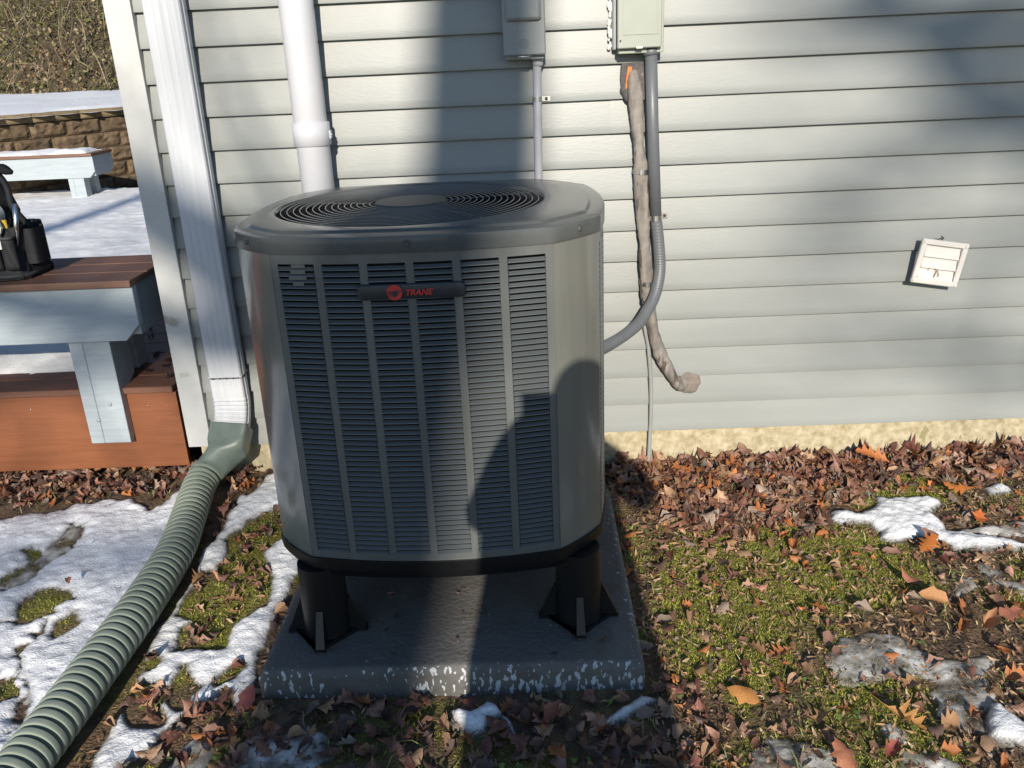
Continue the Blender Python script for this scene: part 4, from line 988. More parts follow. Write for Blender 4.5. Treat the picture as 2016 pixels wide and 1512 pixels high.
# ------------------------------------------------------------------ deck
DX1, DZ = -1.408, 0.415
deck = empty('deck', (-3.2, 0.0, 0.0), 'low brown composite deck with an orange brown fascia left of the house', 'deck')
bevel(box('fascia_board', -7.6, DX1, -0.002, 0.024, 0.064, 0.386, MAT['fascia'], deck), 0.002)
me_db = None
k = 0; y = -0.020
while y < 6.2:
    if me_db is None:
        V, F = box_vf(-7.6, DX1 - 0.004, 0, 0.140, 0.389, DZ, 0.003)
        og = org(deck); me_db = bpy.data.meshes.new('deck_board'); me_db.from_pydata([(a - og.x, b, c) for a, b, c in V], [], F); me_db.materials.append(MAT['deck'])
    o = link('deck_board', me_db, deck); o.location = (0, y - org(deck).y, 0)
    y += 0.146; k += 1
box('joist', DX1 - 0.05, DX1 - 0.012, 0.026, 6.2, 0.10, 0.387, MAT['timber_dark'], deck)
for xx in (-2.6, -4.2, -6.0): box('joist', xx, xx + 0.04, 0.026, 6.2, 0.10, 0.387, MAT['timber_dark'], deck)
for xx in (-1.53, -2.0): tube('screw', [(xx, -0.002, 0.33), (xx, -0.0035, 0.33)], 0.003, MAT['galv'], deck, 8)

# ------------------------------------------------------------------ benches
def bench(x0, x1, yf, label, legs, snow=False):
    b = empty('bench', ((x0 + x1) / 2, yf + 0.23, DZ), label, 'bench', 'grey painted benches on the deck')
    yb_ = yf + 0.46
    ap = [(x0, 0.834), (x1, 0.834), (x1, 0.690), (x1 - 0.060, 0.627), (x0, 0.627)]
    bevel(prism('apron', ap, yf + 0.018, yf + 0.056, MAT['bench'], b), 0.003)
    bevel(prism('apron', ap, yb_ - 0.056, yb_ - 0.018, MAT['bench'], b), 0.003)
    bevel(box('end_board', x1 - 0.052, x1 - 0.014, yf + 0.0565, yb_ - 0.0565, 0.640, 0.833, MAT['bench'], b), 0.003)
    w = 0.1495
    for k in range(3):
        bevel(box('seat_board', x0, x1 + 0.006, yf - 0.004 + k * (w + 0.006), yf - 0.004 + k * (w + 0.006) + w, 0.8355, 0.862, MAT['seat'], b), 0.004)
    for lx in legs:
        # front leg of two boards, notched over the deck edge, lower end cut at an angle
        def legprof(yo, yi, zl): return [(yo, 0.8335), (yi, 0.8335), (yi, DZ + 0.025), (yi - 0.06, DZ), (-0.003 if yf < 0.5 else yi - 0.06, DZ - 0.012), (-0.003 if yf < 0.5 else yi - 0.06, zl + 0.03), (yo + 0.03, zl), (yo, zl + 0.012)]
        leg = None
        for s, (a, c) in enumerate(((lx - 0.080, lx - 0.027), (lx - 0.0262, lx + 0.078))):
            zl = 0.183 if yf < 0.5 else DZ + 0.004
            if yf < 0.5: pf = legprof(yf + 0.0575, yf + 0.21, zl)
            else: pf = [(yf + 0.03, 0.70), (yf + 0.14, 0.70), (yf + 0.14, zl), (yf + 0.03, zl)]
            n = len(pf); V = [(a, yy, zz) for yy, zz in pf] + [(c, yy, zz) for yy, zz in pf]
            F = [tuple(range(n)), tuple(range(2 * n - 1, n - 1, -1))] + [(i, n + i, n + (i + 1) % n, (i + 1) % n) for i in range(n)]
            F = [tuple(f[::-1]) for f in F]
            if s == 0: leg = bevel(mesh('leg', V, F, MAT['bench'], b), 0.003)
            else: bevel(mesh('leg_board', V, F, MAT['bench'], leg), 0.003)
        if yf < 0.5:
            for (bxx, bzz) in ((lx - 0.030, 0.295), (lx + 0.028, 0.36)): tube('bolt', [(bxx, yf + 0.0565, bzz), (bxx, yf + 0.0535, bzz)], 0.008, MAT['bench'], leg, 10)
    for lx in legs: box('rear_leg', lx - 0.05, lx + 0.05, yb_ - 0.15, yb_ - 0.058, DZ + 0.004, 0.8335, MAT['bench'], b, 0.003)
    return b
bench(-3.7, -1.456, -0.104, 'grey painted bench at the deck edge nearest the camera, under the tool bag', (-1.682, -3.2))
bench(-5.42, -4.276, 5.50, 'grey painted bench in front of the retaining wall, snow on its seat', (-4.49,))

# ------------------------------------------------------------------ tool bag and tools
bag = empty('tool_bag', (-1.9900, 0.06, 0.862), 'black open tool bag with pockets standing on the near bench', 'tool bag')
def bagring(sx, sy, z, e=5, cx=-1.9950, cy=0.065, n=48):
    o = []
    for k in range(n):
        t = 2 * math.pi * k / n; cc, ss = math.cos(t), math.sin(t)
        w = 1 + 0.03 * math.sin(k * 2.1 + z * 30)
        o.append((cx + math.copysign(abs(cc) ** (2 / e), cc) * sx * w, cy + math.copysign(abs(ss) ** (2 / e), ss) * sy * w, z))
    return o
V, F = loft([bagring(0.01, 0.01, 0.863), bagring(0.135, 0.115, 0.863), bagring(0.140, 0.120, 0.866), bagring(0.140, 0.120, 0.885), bagring(0.134, 0.114, 0.89), bagring(0.132, 0.112, 0.95), bagring(0.136, 0.114, 1.02), bagring(0.134, 0.112, 1.055), bagring(0.124, 0.102, 1.056), bagring(0.118, 0.098, 0.95), bagring(0.01, 0.01, 0.94)])
autosmooth(mesh('bag_body', V, F, MAT['bag'], bag), 60)
def patch(x0, x1, z0, z1, y, bul, name, mat, par):
    V = []; F = []; nx, nz = 10, 8
    for j in range(nz + 1):
        for i in range(nx + 1):
            s = i / nx; t = j / nz
            V.append((x0 + (x1 - x0) * s, y - bul * (1 - (2 * s - 1) ** 4) * (0.5 + 0.5 * t) - 0.003 * math.sin(7 * s + 5 * t), z0 + (z1 - z0) * t))
    for j in range(nz):
        for i in range(nx): F.append((j * (nx + 1) + i, j * (nx + 1) + i + 1, (j + 1) * (nx + 1) + i + 1, (j + 1) * (nx + 1) + i))
    o = mesh(name, V, F, mat, par, True); m = o.modifiers.new('t', 'SOLIDIFY'); m.thickness = 0.004
    return o
pk = patch(-1.9850, -1.9250, 0.905, 1.018, -0.050, 0.022, 'pocket', MAT['bag'], bag); tube('pocket_trim', [(-1.9850 + 0.060 * t, -0.050 - 0.024 * (1 - (2 * t - 1) ** 4), 1.020) for t in np.linspace(0, 1, 9)], 0.006, MAT['bag_trim'], pk, 6)
pk = patch(-1.9200, -1.8650, 0.905, 1.022, -0.050, 0.020, 'pocket', MAT['bag'], bag); tube('pocket_trim', [(-1.9200 + 0.055 * t, -0.050 - 0.022 * (1 - (2 * t - 1) ** 4), 1.024) for t in np.linspace(0, 1, 9)], 0.006, MAT['bag_trim'], pk, 6)
pk = patch(-2.0800, -1.9900, 0.90, 1.03, -0.050, 0.020, 'pocket', MAT['bag'], bag)
V, F = loft([bagring(0.026, 0.05, z, 4, -1.8500, 0.05, 24) for z in (0.915, 0.93, 1.03, 1.045)]); autosmooth(mesh('side_pocket', V, F, MAT['bag'], bag), 60)
tube('base_trim', [(-2.1200, -0.056, 0.880), (-1.9000, -0.057, 0.880), (-1.8600, -0.02, 0.880), (-1.8550, 0.12, 0.880)], 0.007, MAT['bag_trim'], bag, 6)
tube('handle', spline([(-1.8600, 0.06, 1.04), (-1.8950, 0.04, 1.12), (-1.9050, 0.05, 1.19), (-1.9300, 0.05, 1.24), (-1.9900, 0.06, 1.26), (-2.0800, 0.06, 1.22), (-2.1200, 0.06, 1.05)], 10), 0.012, MAT['bag'], bag, 10)
V, F = tube_vf(spline([(-1.8600, 0.03, 1.245), (-1.9100, 0.03, 1.262), (-1.9800, 0.03, 1.25)], 6), [0.008, 0.012, 0.016, 0.018, 0.019, 0.017, 0.02, 0.018, 0.019, 0.016, 0.015, 0.012, 0.008][:13], 12); autosmooth(mesh('handle_grip', V, F, MAT['bag'], bag), 60)
V, F = loft([bagring(sx_, sy_, z, 3, -1.9750 + ox_, 0.075, 36) for sx_, sy_, z, ox_ in ((0.10, 0.08, 1.0, 0), (0.10, 0.08, 1.05, 0), (0.085, 0.07, 1.10, 0.005), (0.072, 0.06, 1.15, 0.012), (0.075, 0.055, 1.185, 0.0), (0.060, 0.05, 1.215, 0.006), (0.045, 0.04, 1.245, 0.022), (0.01, 0.01, 1.258, 0.02))])
V = [(x + -0.035 + 0.024 * float(fbm(y * 30 + z * 25, x * 25, 77, 3)) * 2, y + 0.022 * float(fbm(x * 30, z * 30, 78, 3)) * 2, z) for x, y, z in V]; autosmooth(mesh('pouch', V, F, MAT['bag'], bag), 60)
wy = -0.062
wr = empty('wrench', (-1.9180, wy, 1.0), 'steel adjustable wrench sticking jaws up from the tool bag pocket', 'wrench')
prism('wrench_body', [(-1.9280, 0.985), (-1.9080, 0.985), (-1.9060, 1.035), (-1.8980, 1.045), (-1.8920, 1.062), (-1.8960, 1.080), (-1.9050, 1.090), (-1.9120, 1.092), (-1.9090, 1.082), (-1.9100, 1.070), (-1.9180, 1.064), (-1.9280, 1.066), (-1.9420, 1.064), (-1.9320, 1.056), (-1.9290, 1.040)], wy - 0.006, wy + 0.006, MAT['satin'], wr)
prism('wrench_jaw', [(-1.9290, 1.0665), (-1.9180, 1.068), (-1.9170, 1.078), (-1.9220, 1.090), (-1.9290, 1.082)], wy - 0.005, wy + 0.005, MAT['satin'], wr)
tube('wrench_screw', [(-1.9260, wy - 0.007, 1.052), (-1.9120, wy - 0.007, 1.055)], 0.004, MAT['steel'], wr, 8)
t_ = tube('hammer_handle', [(-1.8940, -0.035, 0.99), (-1.8980, -0.03, 1.085)], 0.008, MAT['yellow'], None, 10, origin=(-1.8960, -0.03, 1.0)); tag(t_, 'yellow tool handle standing between the wrench and the chrome tube', 'tool')
t_ = tube('chrome_tube', [(-1.8720, -0.03, 0.99), (-1.8610, -0.025, 1.06), (-1.8490, -0.02, 1.14)], [0.006, 0.009, 0.0095], MAT['steel'], None, 12, origin=(-1.8600, -0.03, 1.0)); tag(t_, 'shiny chrome tube leaning out of the right of the tool bag', 'tool')
tr = empty('tape_roll', (-1.9650, -0.02, 1.09), 'pale roll with a light blue band tucked in the tool bag', 'tape')
V, F = tube_vf([(-1.9650, -0.045, 1.098), (-1.9630, 0.015, 1.102)], 0.048, 32); autosmooth(mesh('roll', V, F, MAT['tape_white'], tr), 40)
V, F = tube_vf([(-1.9770, -0.048, 1.095), (-1.9770, -0.046, 1.095)], 0.030, 28); mesh('roll_band', V, F, MAT['tape_blue'], tr)
V, F = tube_vf([(-1.9750, -0.051, 1.093), (-1.9750, -0.0485, 1.093)], 0.022, 28); mesh('roll_core', V, F, MAT['tape_white'], tr)

# ------------------------------------------------------------------ snow on the deck
def height_sheet(name, x0, x1, y0, y1, nx, ny, hfun, mat, **kw):
    X, Y = np.meshgrid(np.linspace(x0, x1, nx), np.linspace(y0, y1, ny)); res = hfun(X, Y); Z, keep = res[:2]; tint = res[2] if len(res) > 2 else None
    idx = np.arange(nx * ny).reshape(ny, nx)
    F = np.stack([idx[:-1, :-1], idx[:-1, 1:], idx[1:, 1:], idx[1:, :-1]], -1)
    kf = keep[:-1, :-1] | keep[:-1, 1:] | keep[1:, 1:] | keep[1:, :-1]
    F = F[kf]
    used = np.zeros(nx * ny, bool); used[F.ravel()] = True
    remap = np.cumsum(used) - 1
    return mesh(name, np.stack([X, Y, Z], -1).reshape(-1, 3)[used], remap[F], mat, smooth=True, cols=None if tint is None else np.repeat(tint.reshape(-1)[used][:, None], 3, 1), **kw)
def deck_snow(X, Y):
    edge = np.minimum(Y - 0.19 - 0.10 * fbm(X * 5, X * 0, 91, 3), np.where(Y < 1.05, -1.86 - X + 0.16 * fbm(Y * 5, X * 3, 92, 3), 1.0))
    edge = np.minimum(edge, np.where(Y > 1.0, -1.425 - X, 1.0)); edge = edge + 0.03 * fbm(X * 16, Y * 16, 93, 3)
    h = 0.030 * (1 - np.exp(-np.maximum(edge, 0) / 0.06)) * (1 + 0.9 * fbm(X * 6, Y * 6, 94, 4)) + 0.010 * fbm(X * 25, Y * 18, 95, 3) * (edge > 0.02)
    return np.where(edge > 0, DZ + 0.002 + h, DZ - 0.012), edge > 0
o = height_sheet('snow', -5.9, -1.42, 0.05, 6.1, 230, 260, deck_snow, MAT['snow']); tag(o, 'snow covering the deck between the two benches', 'snow', kind='stuff')
def seat_snow(X, Y):
    e = np.minimum(np.minimum(X + 5.40, -4.33 - X), np.minimum(Y - 5.53, 5.93 - Y)) + 0.09 * fbm(X * 7, Y * 7, 97, 3) - 0.02
    h = 0.05 * (1 - np.exp(-np.maximum(e, 0) / 0.05)) * (0.7 + 1.2 * fbm(X * 5, Y * 5, 98, 3))
    return np.where(e > 0, 0.8635 + h, 0.858), e > 0
o = height_sheet('snow', -5.4, -4.3, 5.51, 5.95, 60, 30, seat_snow, MAT['snow']); tag(o, 'thin ridge of snow on the seat of the far bench', 'snow', kind='stuff')

# ------------------------------------------------------------------ retaining wall, snowy terrace, overgrown bank
wall = empty('retaining_wall', (-5.0, 6.6, 0.0), 'retaining wall of brown split face blocks behind the far bench', 'wall')
wa = Vector((-7.3, 3.3, 0)); wd = Vector((0.571, 0.821, 0)); wn_ = Vector((wd.y, -wd.x, 0)); wang = math.atan2(wd.y, wd.x)
CH = 0.163; BL = 0.40
def block_mesh(L_, H_, D_, seed, rough):
    nx, nz = 9, 6; V = []; F = []
    for j in range(nz):
        for i in range(nx):
            s = i / (nx - 1); t = j / (nz - 1); ed = min(s, 1 - s, t * 0.6, (1 - t) * 0.6) * 9
            bul = min(1, ed)
            V.append((0.003 + (L_ - 0.006) * s, -D_ * 0 - rough * bul * (0.35 + 1.6 * (float(fbm(s * 4 + seed, t * 3, seed, 3)) + 0.3)), 0.002 + (H_ - 0.004) * t))
    for j in range(nz - 1):
        for i in range(nx - 1): F.append((j * nx + i, j * nx + i + 1, (j + 1) * nx + i + 1, (j + 1) * nx + i))
    loop = [i for i in range(nx)] + [j * nx + nx - 1 for j in range(1, nz)] + [(nz - 1) * nx + i for i in range(nx - 2, -1, -1)] + [j * nx for j in range(nz - 2, 0, -1)]
    st = len(V)
    for v in loop: V.append((V[v][0], D_, V[v][2]))
    m = len(loop)
    for k in range(m): F.append((loop[(k + 1) % m], loop[k], st + k, st + (k + 1) % m))
    me = bpy.data.meshes.new('block'); me.from_pydata(V, [], F); return me
bms = []
for v in range(5):
    me = block_mesh(BL, CH, 0.20, 3 + v * 5, 0.030); me.materials.append(MAT['block']); bms.append(me)
cms = []
for v in range(3):
    me = block_mesh(BL * 1.3, 0.095, 0.30, 40 + v * 5, 0.014); me.materials.append(MAT['cap']); cms.append(me)
wog = org(wall)
for c in range(7):
    z = 1.135 - (c + 1) * CH
    for i in range(15):
        pos = wa + wd * (i * BL + (BL / 2 if c % 2 else 0)) - wn_ * (0.012 * c) * -1
        o = link('block', bms[(i * 3 + c) % 5], wall); o.location = (pos.x - wog.x, pos.y - wog.y, z); o.rotation_euler = (0, 0, wang)
for i in range(12):
    pos = wa + wd * (i * BL * 1.3) + wn_ * 0.03
    o = link('cap_block', cms[i % 3], wall); o.location = (pos.x - wog.x, pos.y - wog.y, 1.137); o.rotation_euler = (0, 0, wang)
def terrace(X, Y):
    d = (X - wa.x) * -wn_.x + (Y - wa.y) * -wn_.y
    z = 1.245 + 0.020 * np.clip(d / 1.0, 0, 1) + 0.022 * np.clip(d, 0, 30) + 0.06 * fbm(X * 1.3, Y * 1.3, 101, 4) + 0.02 * fbm(X * 9, Y * 9, 102, 3)
    return np.where(d > 0.05 + 0.10 * fbm(X * 4, Y * 4, 103, 2), z, 1.20), d > -0.03
o = height_sheet('snow', -26, 4.0, 4.0, 24.0, 200, 180, terrace, MAT['snow']); tag(o, 'snow on the terrace above the retaining wall', 'snow', kind='stuff')
BY0 = 11.2
def bankz(X, Y): return 1.30 + np.clip(Y - BY0, 0, 12) * 0.62 + 0.35 * fbm(X * 0.8, Y * 0.8, 111, 4) * np.clip(Y - BY0, 0, 1)
def bank(X, Y): return bankz(X, Y), np.ones(X.shape, bool)
o = height_sheet('bank', -30, 12, BY0 - 0.3, 26, 130, 60, bank, M('bank soil', (0.06, 0.045, 0.025), 0.95, vs=4, var=0.4, bump=1, bs=12)); tag(o, 'steep earth bank behind the snowy terrace', 'bank', kind='structure')
nl = 24000
bx = rng.uniform(-17, -4.0, nl); by = BY0 - 0.25 + rng.beta(1.1, 1.6, nl) * 5.5; bz_ = bankz(bx, by) + rng.uniform(0.0, 0.28, nl) ** 1.3
sz = rng.uniform(0.016, 0.046, nl)
def rand_rot(n):
    q = rng.normal(size=(n, 4)); q /= np.linalg.norm(q, axis=1)[:, None]; w, x, y, z = q.T
    return np.stack([np.stack([1 - 2 * (y * y + z * z), 2 * (x * y - z * w), 2 * (x * z + y * w)], -1), np.stack([2 * (x * y + z * w), 1 - 2 * (x * x + z * z), 2 * (y * z - x * w)], -1), np.stack([2 * (x * z - y * w), 2 * (y * z + x * w), 1 - 2 * (x * x + y * y)], -1)], -2)
Rm = rand_rot(nl)
q = np.array([(-1, 0, 0), (-0.2, 0.6, 0.15), (1, 0, 0.1), (-0.2, -0.6, 0.15)])
BV = (np.einsum('nij,kj->nki', Rm, q) * sz[:, None, None] + np.stack([bx, by, bz_], -1)[:, None, :]).reshape(-1, 3)
BF = (np.arange(nl)[:, None] * 4 + np.arange(4)).astype(int)
pal = np.array([(0.11, 0.115, 0.03), (0.19, 0.18, 0.07), (0.22, 0.15, 0.075), (0.12, 0.075, 0.04), (0.32, 0.25, 0.15), (0.06, 0.07, 0.02)])
grn = fbm(bx * 0.9, by * 0.9, 115, 3) > -0.06
ci = np.where(grn, rng.choice([0, 1, 5, 0, 4], nl), rng.choice([2, 3, 4, 2, 1], nl))
bc_ = np.repeat(pal[ci] * rng.uniform(0.7, 1.4, nl)[:, None], 4, 0)
# tangled stems
ns = 900; SV = []; SF = []; SC = []
for i in range(ns):
    x = rng.uniform(-16, -4.2); y = BY0 - 0.1 + rng.uniform(0, 4.5); z = float(bankz(np.array(x), np.array(y)))
    L_ = rng.uniform(0.25, 0.9); d = Vector((rng.normal() * 0.5, rng.normal() * 0.35, rng.uniform(0.2, 1.0))).normalized()
    p0 = Vector((x, y, z)); p1 = p0 + d * L_ * 0.5 + Vector((0, 0, 0.05)); p2 = p0 + d * L_ + Vector((rng.normal() * 0.12, -0.05, rng.normal() * 0.1))
    w = rng.uniform(0.003, 0.007); s = d.cross(Vector((0, 1, 0))).normalized() * w; n0 = len(SV)
    SV += [tuple(p0 - s), tuple(p0 + s), tuple(p1 - s), tuple(p1 + s), tuple(p2)]; SF += [(n0, n0 + 1, n0 + 3, n0 + 2), (n0 + 2, n0 + 3, n0 + 4)]
    c = rng.choice([0.10, 0.16, 0.24]); SC += [(c * 1.1, c * 0.9, c * 0.55)] * 5
off = len(BV)
iv = mesh('undergrowth', np.vstack([BV, np.array(SV)]), BF.tolist() + [tuple(a + off for a in f) for f in SF], MAT['leaf'], cols=np.vstack([bc_, np.array(SC)]))
tag(iv, 'tangle of ivy and dry stems covering the bank above the snow', 'undergrowth', kind='stuff')

# ------------------------------------------------------------------ snow and ice lying on the ground
def ground_patch(name, poly, holes, res, T, wd_, mat, label, cat, nz=0.014, seed=0, base=0.0):
    P = np.array(poly); x0, y0 = P.min(0) - 0.03; x1, y1 = P.max(0) + 0.03
    nx = int((x1 - x0) / res) + 2; ny = int((y1 - y0) / res) + 2
    def hf(X, Y):
        d = poly_sdf(poly, X, Y)
        for h in holes: d = np.minimum(d, -poly_sdf(h, X, Y))
        d = d + nz * (fbm(X * 30, Y * 30, 120 + seed, 4) * 2) + nz * 0.8 * fbm(X * 9, Y * 9, 130 + seed, 3) * 2
        h = T * (1 - np.exp(-np.maximum(d, 0) / wd_)) * (1 + 0.9 * fbm(X * 7, Y * 7, 140 + seed, 4)) + 0.010 * fbm(X * 40, Y * 40, 150 + seed, 3) * np.clip(d / 0.02, 0, 1) * min(1, T / 0.02) + 0.005 * fbm(X * 110, Y * 110, 155 + seed, 2) * np.clip(d / 0.01, 0, 1)
        return np.where(d > 0, gh(X, Y) + base + h + 0.002, gh(X, Y) - 0.012), d > 0, np.clip(d / 0.035, 0, 1)
    o = height_sheet(name, x0, x1, y0, y1, nx, ny, hf, mat)
    return tag(o, label, cat, kind='stuff')
SN, IC = MAT['melt'], MAT['ice']
ground_patch('snow', POLY['S1'], POLY['S1h'] + POLY['I0'], 0.0075, 0.016, 0.020, SN, 'wide sheet of snow left of the green hose', 'snow', nz=0.020, seed=1)
ground_patch('ice', POLY['I0'][0], [POLY['S1h'][0]], 0.010, 0.012, 0.03, IC, 'streak of thin grey ice in the snow left of the hose', 'ice', seed=2)
ground_patch('ice', POLY['I0'][1], POLY['S1h'][1:4], 0.008, 0.014, 0.03, SN, 'crumbled grey ice at the left edge below the snow', 'ice', nz=0.045, seed=3)
ground_patch('snow', POLY['S2'], [], 0.006, 0.016, 0.018, SN, 'snow strip between the hose and the back of the unit', 'snow', nz=0.012, seed=4)
ground_patch('snow', POLY['S3'], POLY['S3h'], 0.006, 0.015, 0.014, SN, 'branching snow between the hose and the front of the pad', 'snow', nz=0.010, seed=5)
ground_patch('ice', POLY['I3'], [], 0.007, 0.016, 0.03, IC, 'melting grey ice in front of the left pad corner', 'ice', seed=6)
ground_patch('ice', POLY['I5'], [], 0.007, 0.014, 0.02, IC, 'small crusted ice below the snow at lower left', 'ice', seed=7)
ground_patch('snow', POLY['C1'], [], 0.005, 0.030, 0.012, SN, 'small white snow clump in front of the pad', 'snow', nz=0.004, seed=8)
ground_patch('snow', POLY['C2'], [], 0.005, 0.020, 0.012, SN, 'curved sliver of snow at the right front pad corner', 'snow', nz=0.004, seed=9)
ground_patch('snow', POLY['R1'], [], 0.006, 0.021, 0.018, SN, 'long irregular snow patch at right below the dryer vent', 'snow', nz=0.014, seed=10)
ground_patch('snow', POLY['R2'], [], 0.008, 0.018, 0.02, SN, 'small snow remnant near the leaves at far right', 'snow', nz=0.008, seed=11)
ground_patch('ice', POLY['IR3'], [], 0.008, 0.012, 0.02, IC, 'dirty icy band behind the long snow patch at right', 'ice', nz=0.012, seed=12)
ground_patch('ice', POLY['IR4'], [], 0.008, 0.012, 0.02, IC, 'thin ice among curled leaves at the right edge', 'ice', nz=0.012, seed=13)
ground_patch('ice', POLY['IR5'], [], 0.008, 0.012, 0.02, IC, 'little grey ice piece beside a curled leaf at right', 'ice', nz=0.010, seed=14)
ground_patch('snow', POLY['R6'], [], 0.006, 0.028, 0.012, SN, 'white snow lump in the lower right corner', 'snow', nz=0.005, seed=15)
ground_patch('ice', POLY['IR7'], [], 0.007, 0.009, 0.02, IC, 'large clear grey ice sheet over the moss at lower right', 'ice', nz=0.016, seed=16)
ground_patch('ice', POLY['IR8'], [], 0.006, 0.010, 0.015, IC, 'ice chip under the brown oak leaf at lower right', 'ice', nz=0.008, seed=17)
ground_patch('ice', POLY['IR9'], [], 0.006, 0.008, 0.02, IC, 'flat ice at the bottom edge right of the oak leaf', 'ice', nz=0.012, seed=18)
ground_patch('ice', POLY['IR10'], [], 0.006, 0.010, 0.02, IC, 'pale ice at the bottom edge right of the shadow', 'ice', nz=0.012, seed=19)
ground_patch('ice', POLY['IR12'], [], 0.006, 0.012, 0.02, IC, 'grey ice lump at the bottom edge beside the shadow', 'ice', nz=0.008, seed=20)

# ------------------------------------------------------------------ fallen leaves
def leaf_shape(kind, seed, curl=0.25):
    r = random.Random(seed)
    if kind == 'oak':
        T = [0, .10, .20, .27, .38, .46, .58, .66, .77, .84, .92, 1.0]; Wd = [.015, .03, .17, .07, .30, .10, .36, .12, .28, .10, .14, .0]; FW = [0, 0, .04, 0, .06, 0, .08, 0, .08, 0, .04, 0]
    elif kind == 'maple':
        T = [0, .12, .25, .36, .48, .60, .72, .84, 1.0]; Wd = [.02, .16, .34, .24, .40, .20, .24, .10, 0]; FW = [0, -.05, 0, .02, .10, 0, .06, 0, 0]
    elif kind == 'lance':
        T = [0, .25, .5, .75, 1.0]; Wd = [.0, .10, .13, .09, 0]; FW = [0] * 5
    else:
        T = [0, .08, .2, .35, .5, .65, .8, .92, 1.0]; Wd = [0.01] + [0.29 * math.sin(math.pi * t ** 0.85) ** 0.8 for t in T[1:-1]] + [0]; FW = [0] * 9
    V = []; F = []; n = len(T)
    cw = curl * r.uniform(0.3, 2.6) * r.choice((1, 1, -0.7)); cl = r.uniform(-0.5, 0.8) * curl * 2; tw = r.uniform(-1, 1) * curl * 1.6; fold = r.uniform(-0.1, 0.35); wf = r.uniform(9, 17); wp = r.uniform(0, 6); wa_ = r.uniform(0.04, 0.14) if kind != 'lance' else 0.0
    def zz(x, y): return cw * y * y * 3.0 + cl * (x - .5) ** 2 * 1.6 + tw * x * y + fold * abs(y) + wa_ * abs(y) * 2 * math.sin(wf * x + wp + (1.7 if y > 0 else 0))
    cols_ = (1, 0.5, 0, -0.5, -1) if kind != 'lance' else (1, 0, -1); m = len(cols_)
    for i, t in enumerate(T):
        jl, jr = [1 + (r.uniform(-.22, .22) if kind != 'lance' else 0) for _ in (0, 1)]
        for s in cols_:
            y = s * Wd[i] * (jl if s > 0 else jr); x = t + FW[i] * abs(s)
            V.append((x - .5, y * (1 - 0.25 * min(1, abs(cw) * 0.6) * abs(s)), zz(x, y)))
    for i in range(n - 1):
        a, b = m * i, m * i + m
        for k in range(m - 1): F.append((a + k, a + k + 1, b + k + 1, b + k))
    if kind != 'lance':
        s0 = len(V); V += [(-.5, .010, zz(0, 0)), (-.5, -.010, zz(0, 0)), (-.82, 0.03, zz(0, 0) + 0.05)]; F.append((s0, s0 + 1, s0 + 2))
    V = np.array(V); V[:, 2] -= V[:, 2].min() * 0.7
    return V, F
PAL = np.array([(0.255, 0.128, 0.086), (0.34, 0.20, 0.148), (0.42, 0.27, 0.165), (0.45, 0.175, 0.060), (0.105, 0.064, 0.050), (0.30, 0.235, 0.19), (0.185, 0.078, 0.060), (0.36, 0.21, 0.105)])
shapes = {k: [leaf_shape(k, 100 * i + 7 * len(k), 0.58) for i in range(9)] for k in ('oak', 'oval', 'maple', 'lance')}
Mw = np.array(cam.matrix_world.inverted())
def project(P):
    q = P @ Mw[:3, :3].T + Mw[:3, 3]; d = -q[:, 2]
    return 512 + 840 * (1024 / 1008.0) * 0 + (q[:, 0] / d) * 853.33 , 384 - (q[:, 1] / d) * 853.33, d
hose_xy = np.array([(p.x, p.y) for p in hose_pts])
def blocked(x, y):
    if PX0 - 0.015 < x < PX1 + 0.015 and PY0 - 0.02 < y < PY1: return True
    if np.min(np.hypot(hose_xy[:, 0] - x, hose_xy[:, 1] - y)) < 0.075: return True
    return y > 0.0 and x > -1.40
snow_keys = ['S1', 'S2', 'S3', 'C1', 'C2', 'R1', 'R2', 'R6']
RX0, RY0, RS = -3.5, -2.5, 0.01
_rx, _ry = np.meshgrid(np.arange(RX0, 2.6, RS), np.arange(RY0, 0.4, RS))
def raster(d): return d
SNOWR = np.zeros(_rx.shape, bool)
for k in snow_keys:
    m_ = poly_sdf(POLY[k], _rx, _ry) > -0.005
    hol = list(POLY[k + 'h']) if k + 'h' in POLY else []
    if k == 'S1': hol += list(POLY['I0'])
    for h in hol: m_ &= poly_sdf(h, _rx, _ry) <= 0
    SNOWR |= m_
DISTR = {k: poly_sdf(POLY[k], _rx, _ry) for k in ('Lright', 'Lleft')}
def _ij(x, y): return min(max(int((y - RY0) / RS), 0), _rx.shape[0] - 1), min(max(int((x - RX0) / RS), 0), _rx.shape[1] - 1)
def on_snow(x, y): return bool(SNOWR[_ij(x, y)])
leaf_meshes = []; COLW = {}; CNAME = ('red brown', 'pinkish brown', 'tan', 'orange brown', 'dark brown', 'grey brown', 'dark red', 'golden brown')
for i in range(36):
    kind = ('oval', 'maple', 'oval', 'oval', 'maple', 'oval', 'oval', 'oak')[i % 8]
    V, F = shapes[kind][(i * 5) % 9]
    me = bpy.data.meshes.new('fallen_leaf'); me.from_pydata(V.tolist(), [], F)
    at = me.color_attributes.new('tint', 'FLOAT_COLOR', 'POINT'); pi = (i * 3 + i // 8) % len(PAL) if kind != 'oak' else (3, 0, 7)[(i // 8) % 3]; c = PAL[pi] * random.uniform(0.85, 1.2); COLW[id(me)] = CNAME[pi]
    at.data.foreach_set('color', np.tile(np.r_[c, 1.0], len(V)))
    me.polygons.foreach_set('use_smooth', np.ones(len(me.polygons), bool))
    me.materials.append(MAT['leaf']); leaf_meshes.append((kind, me))
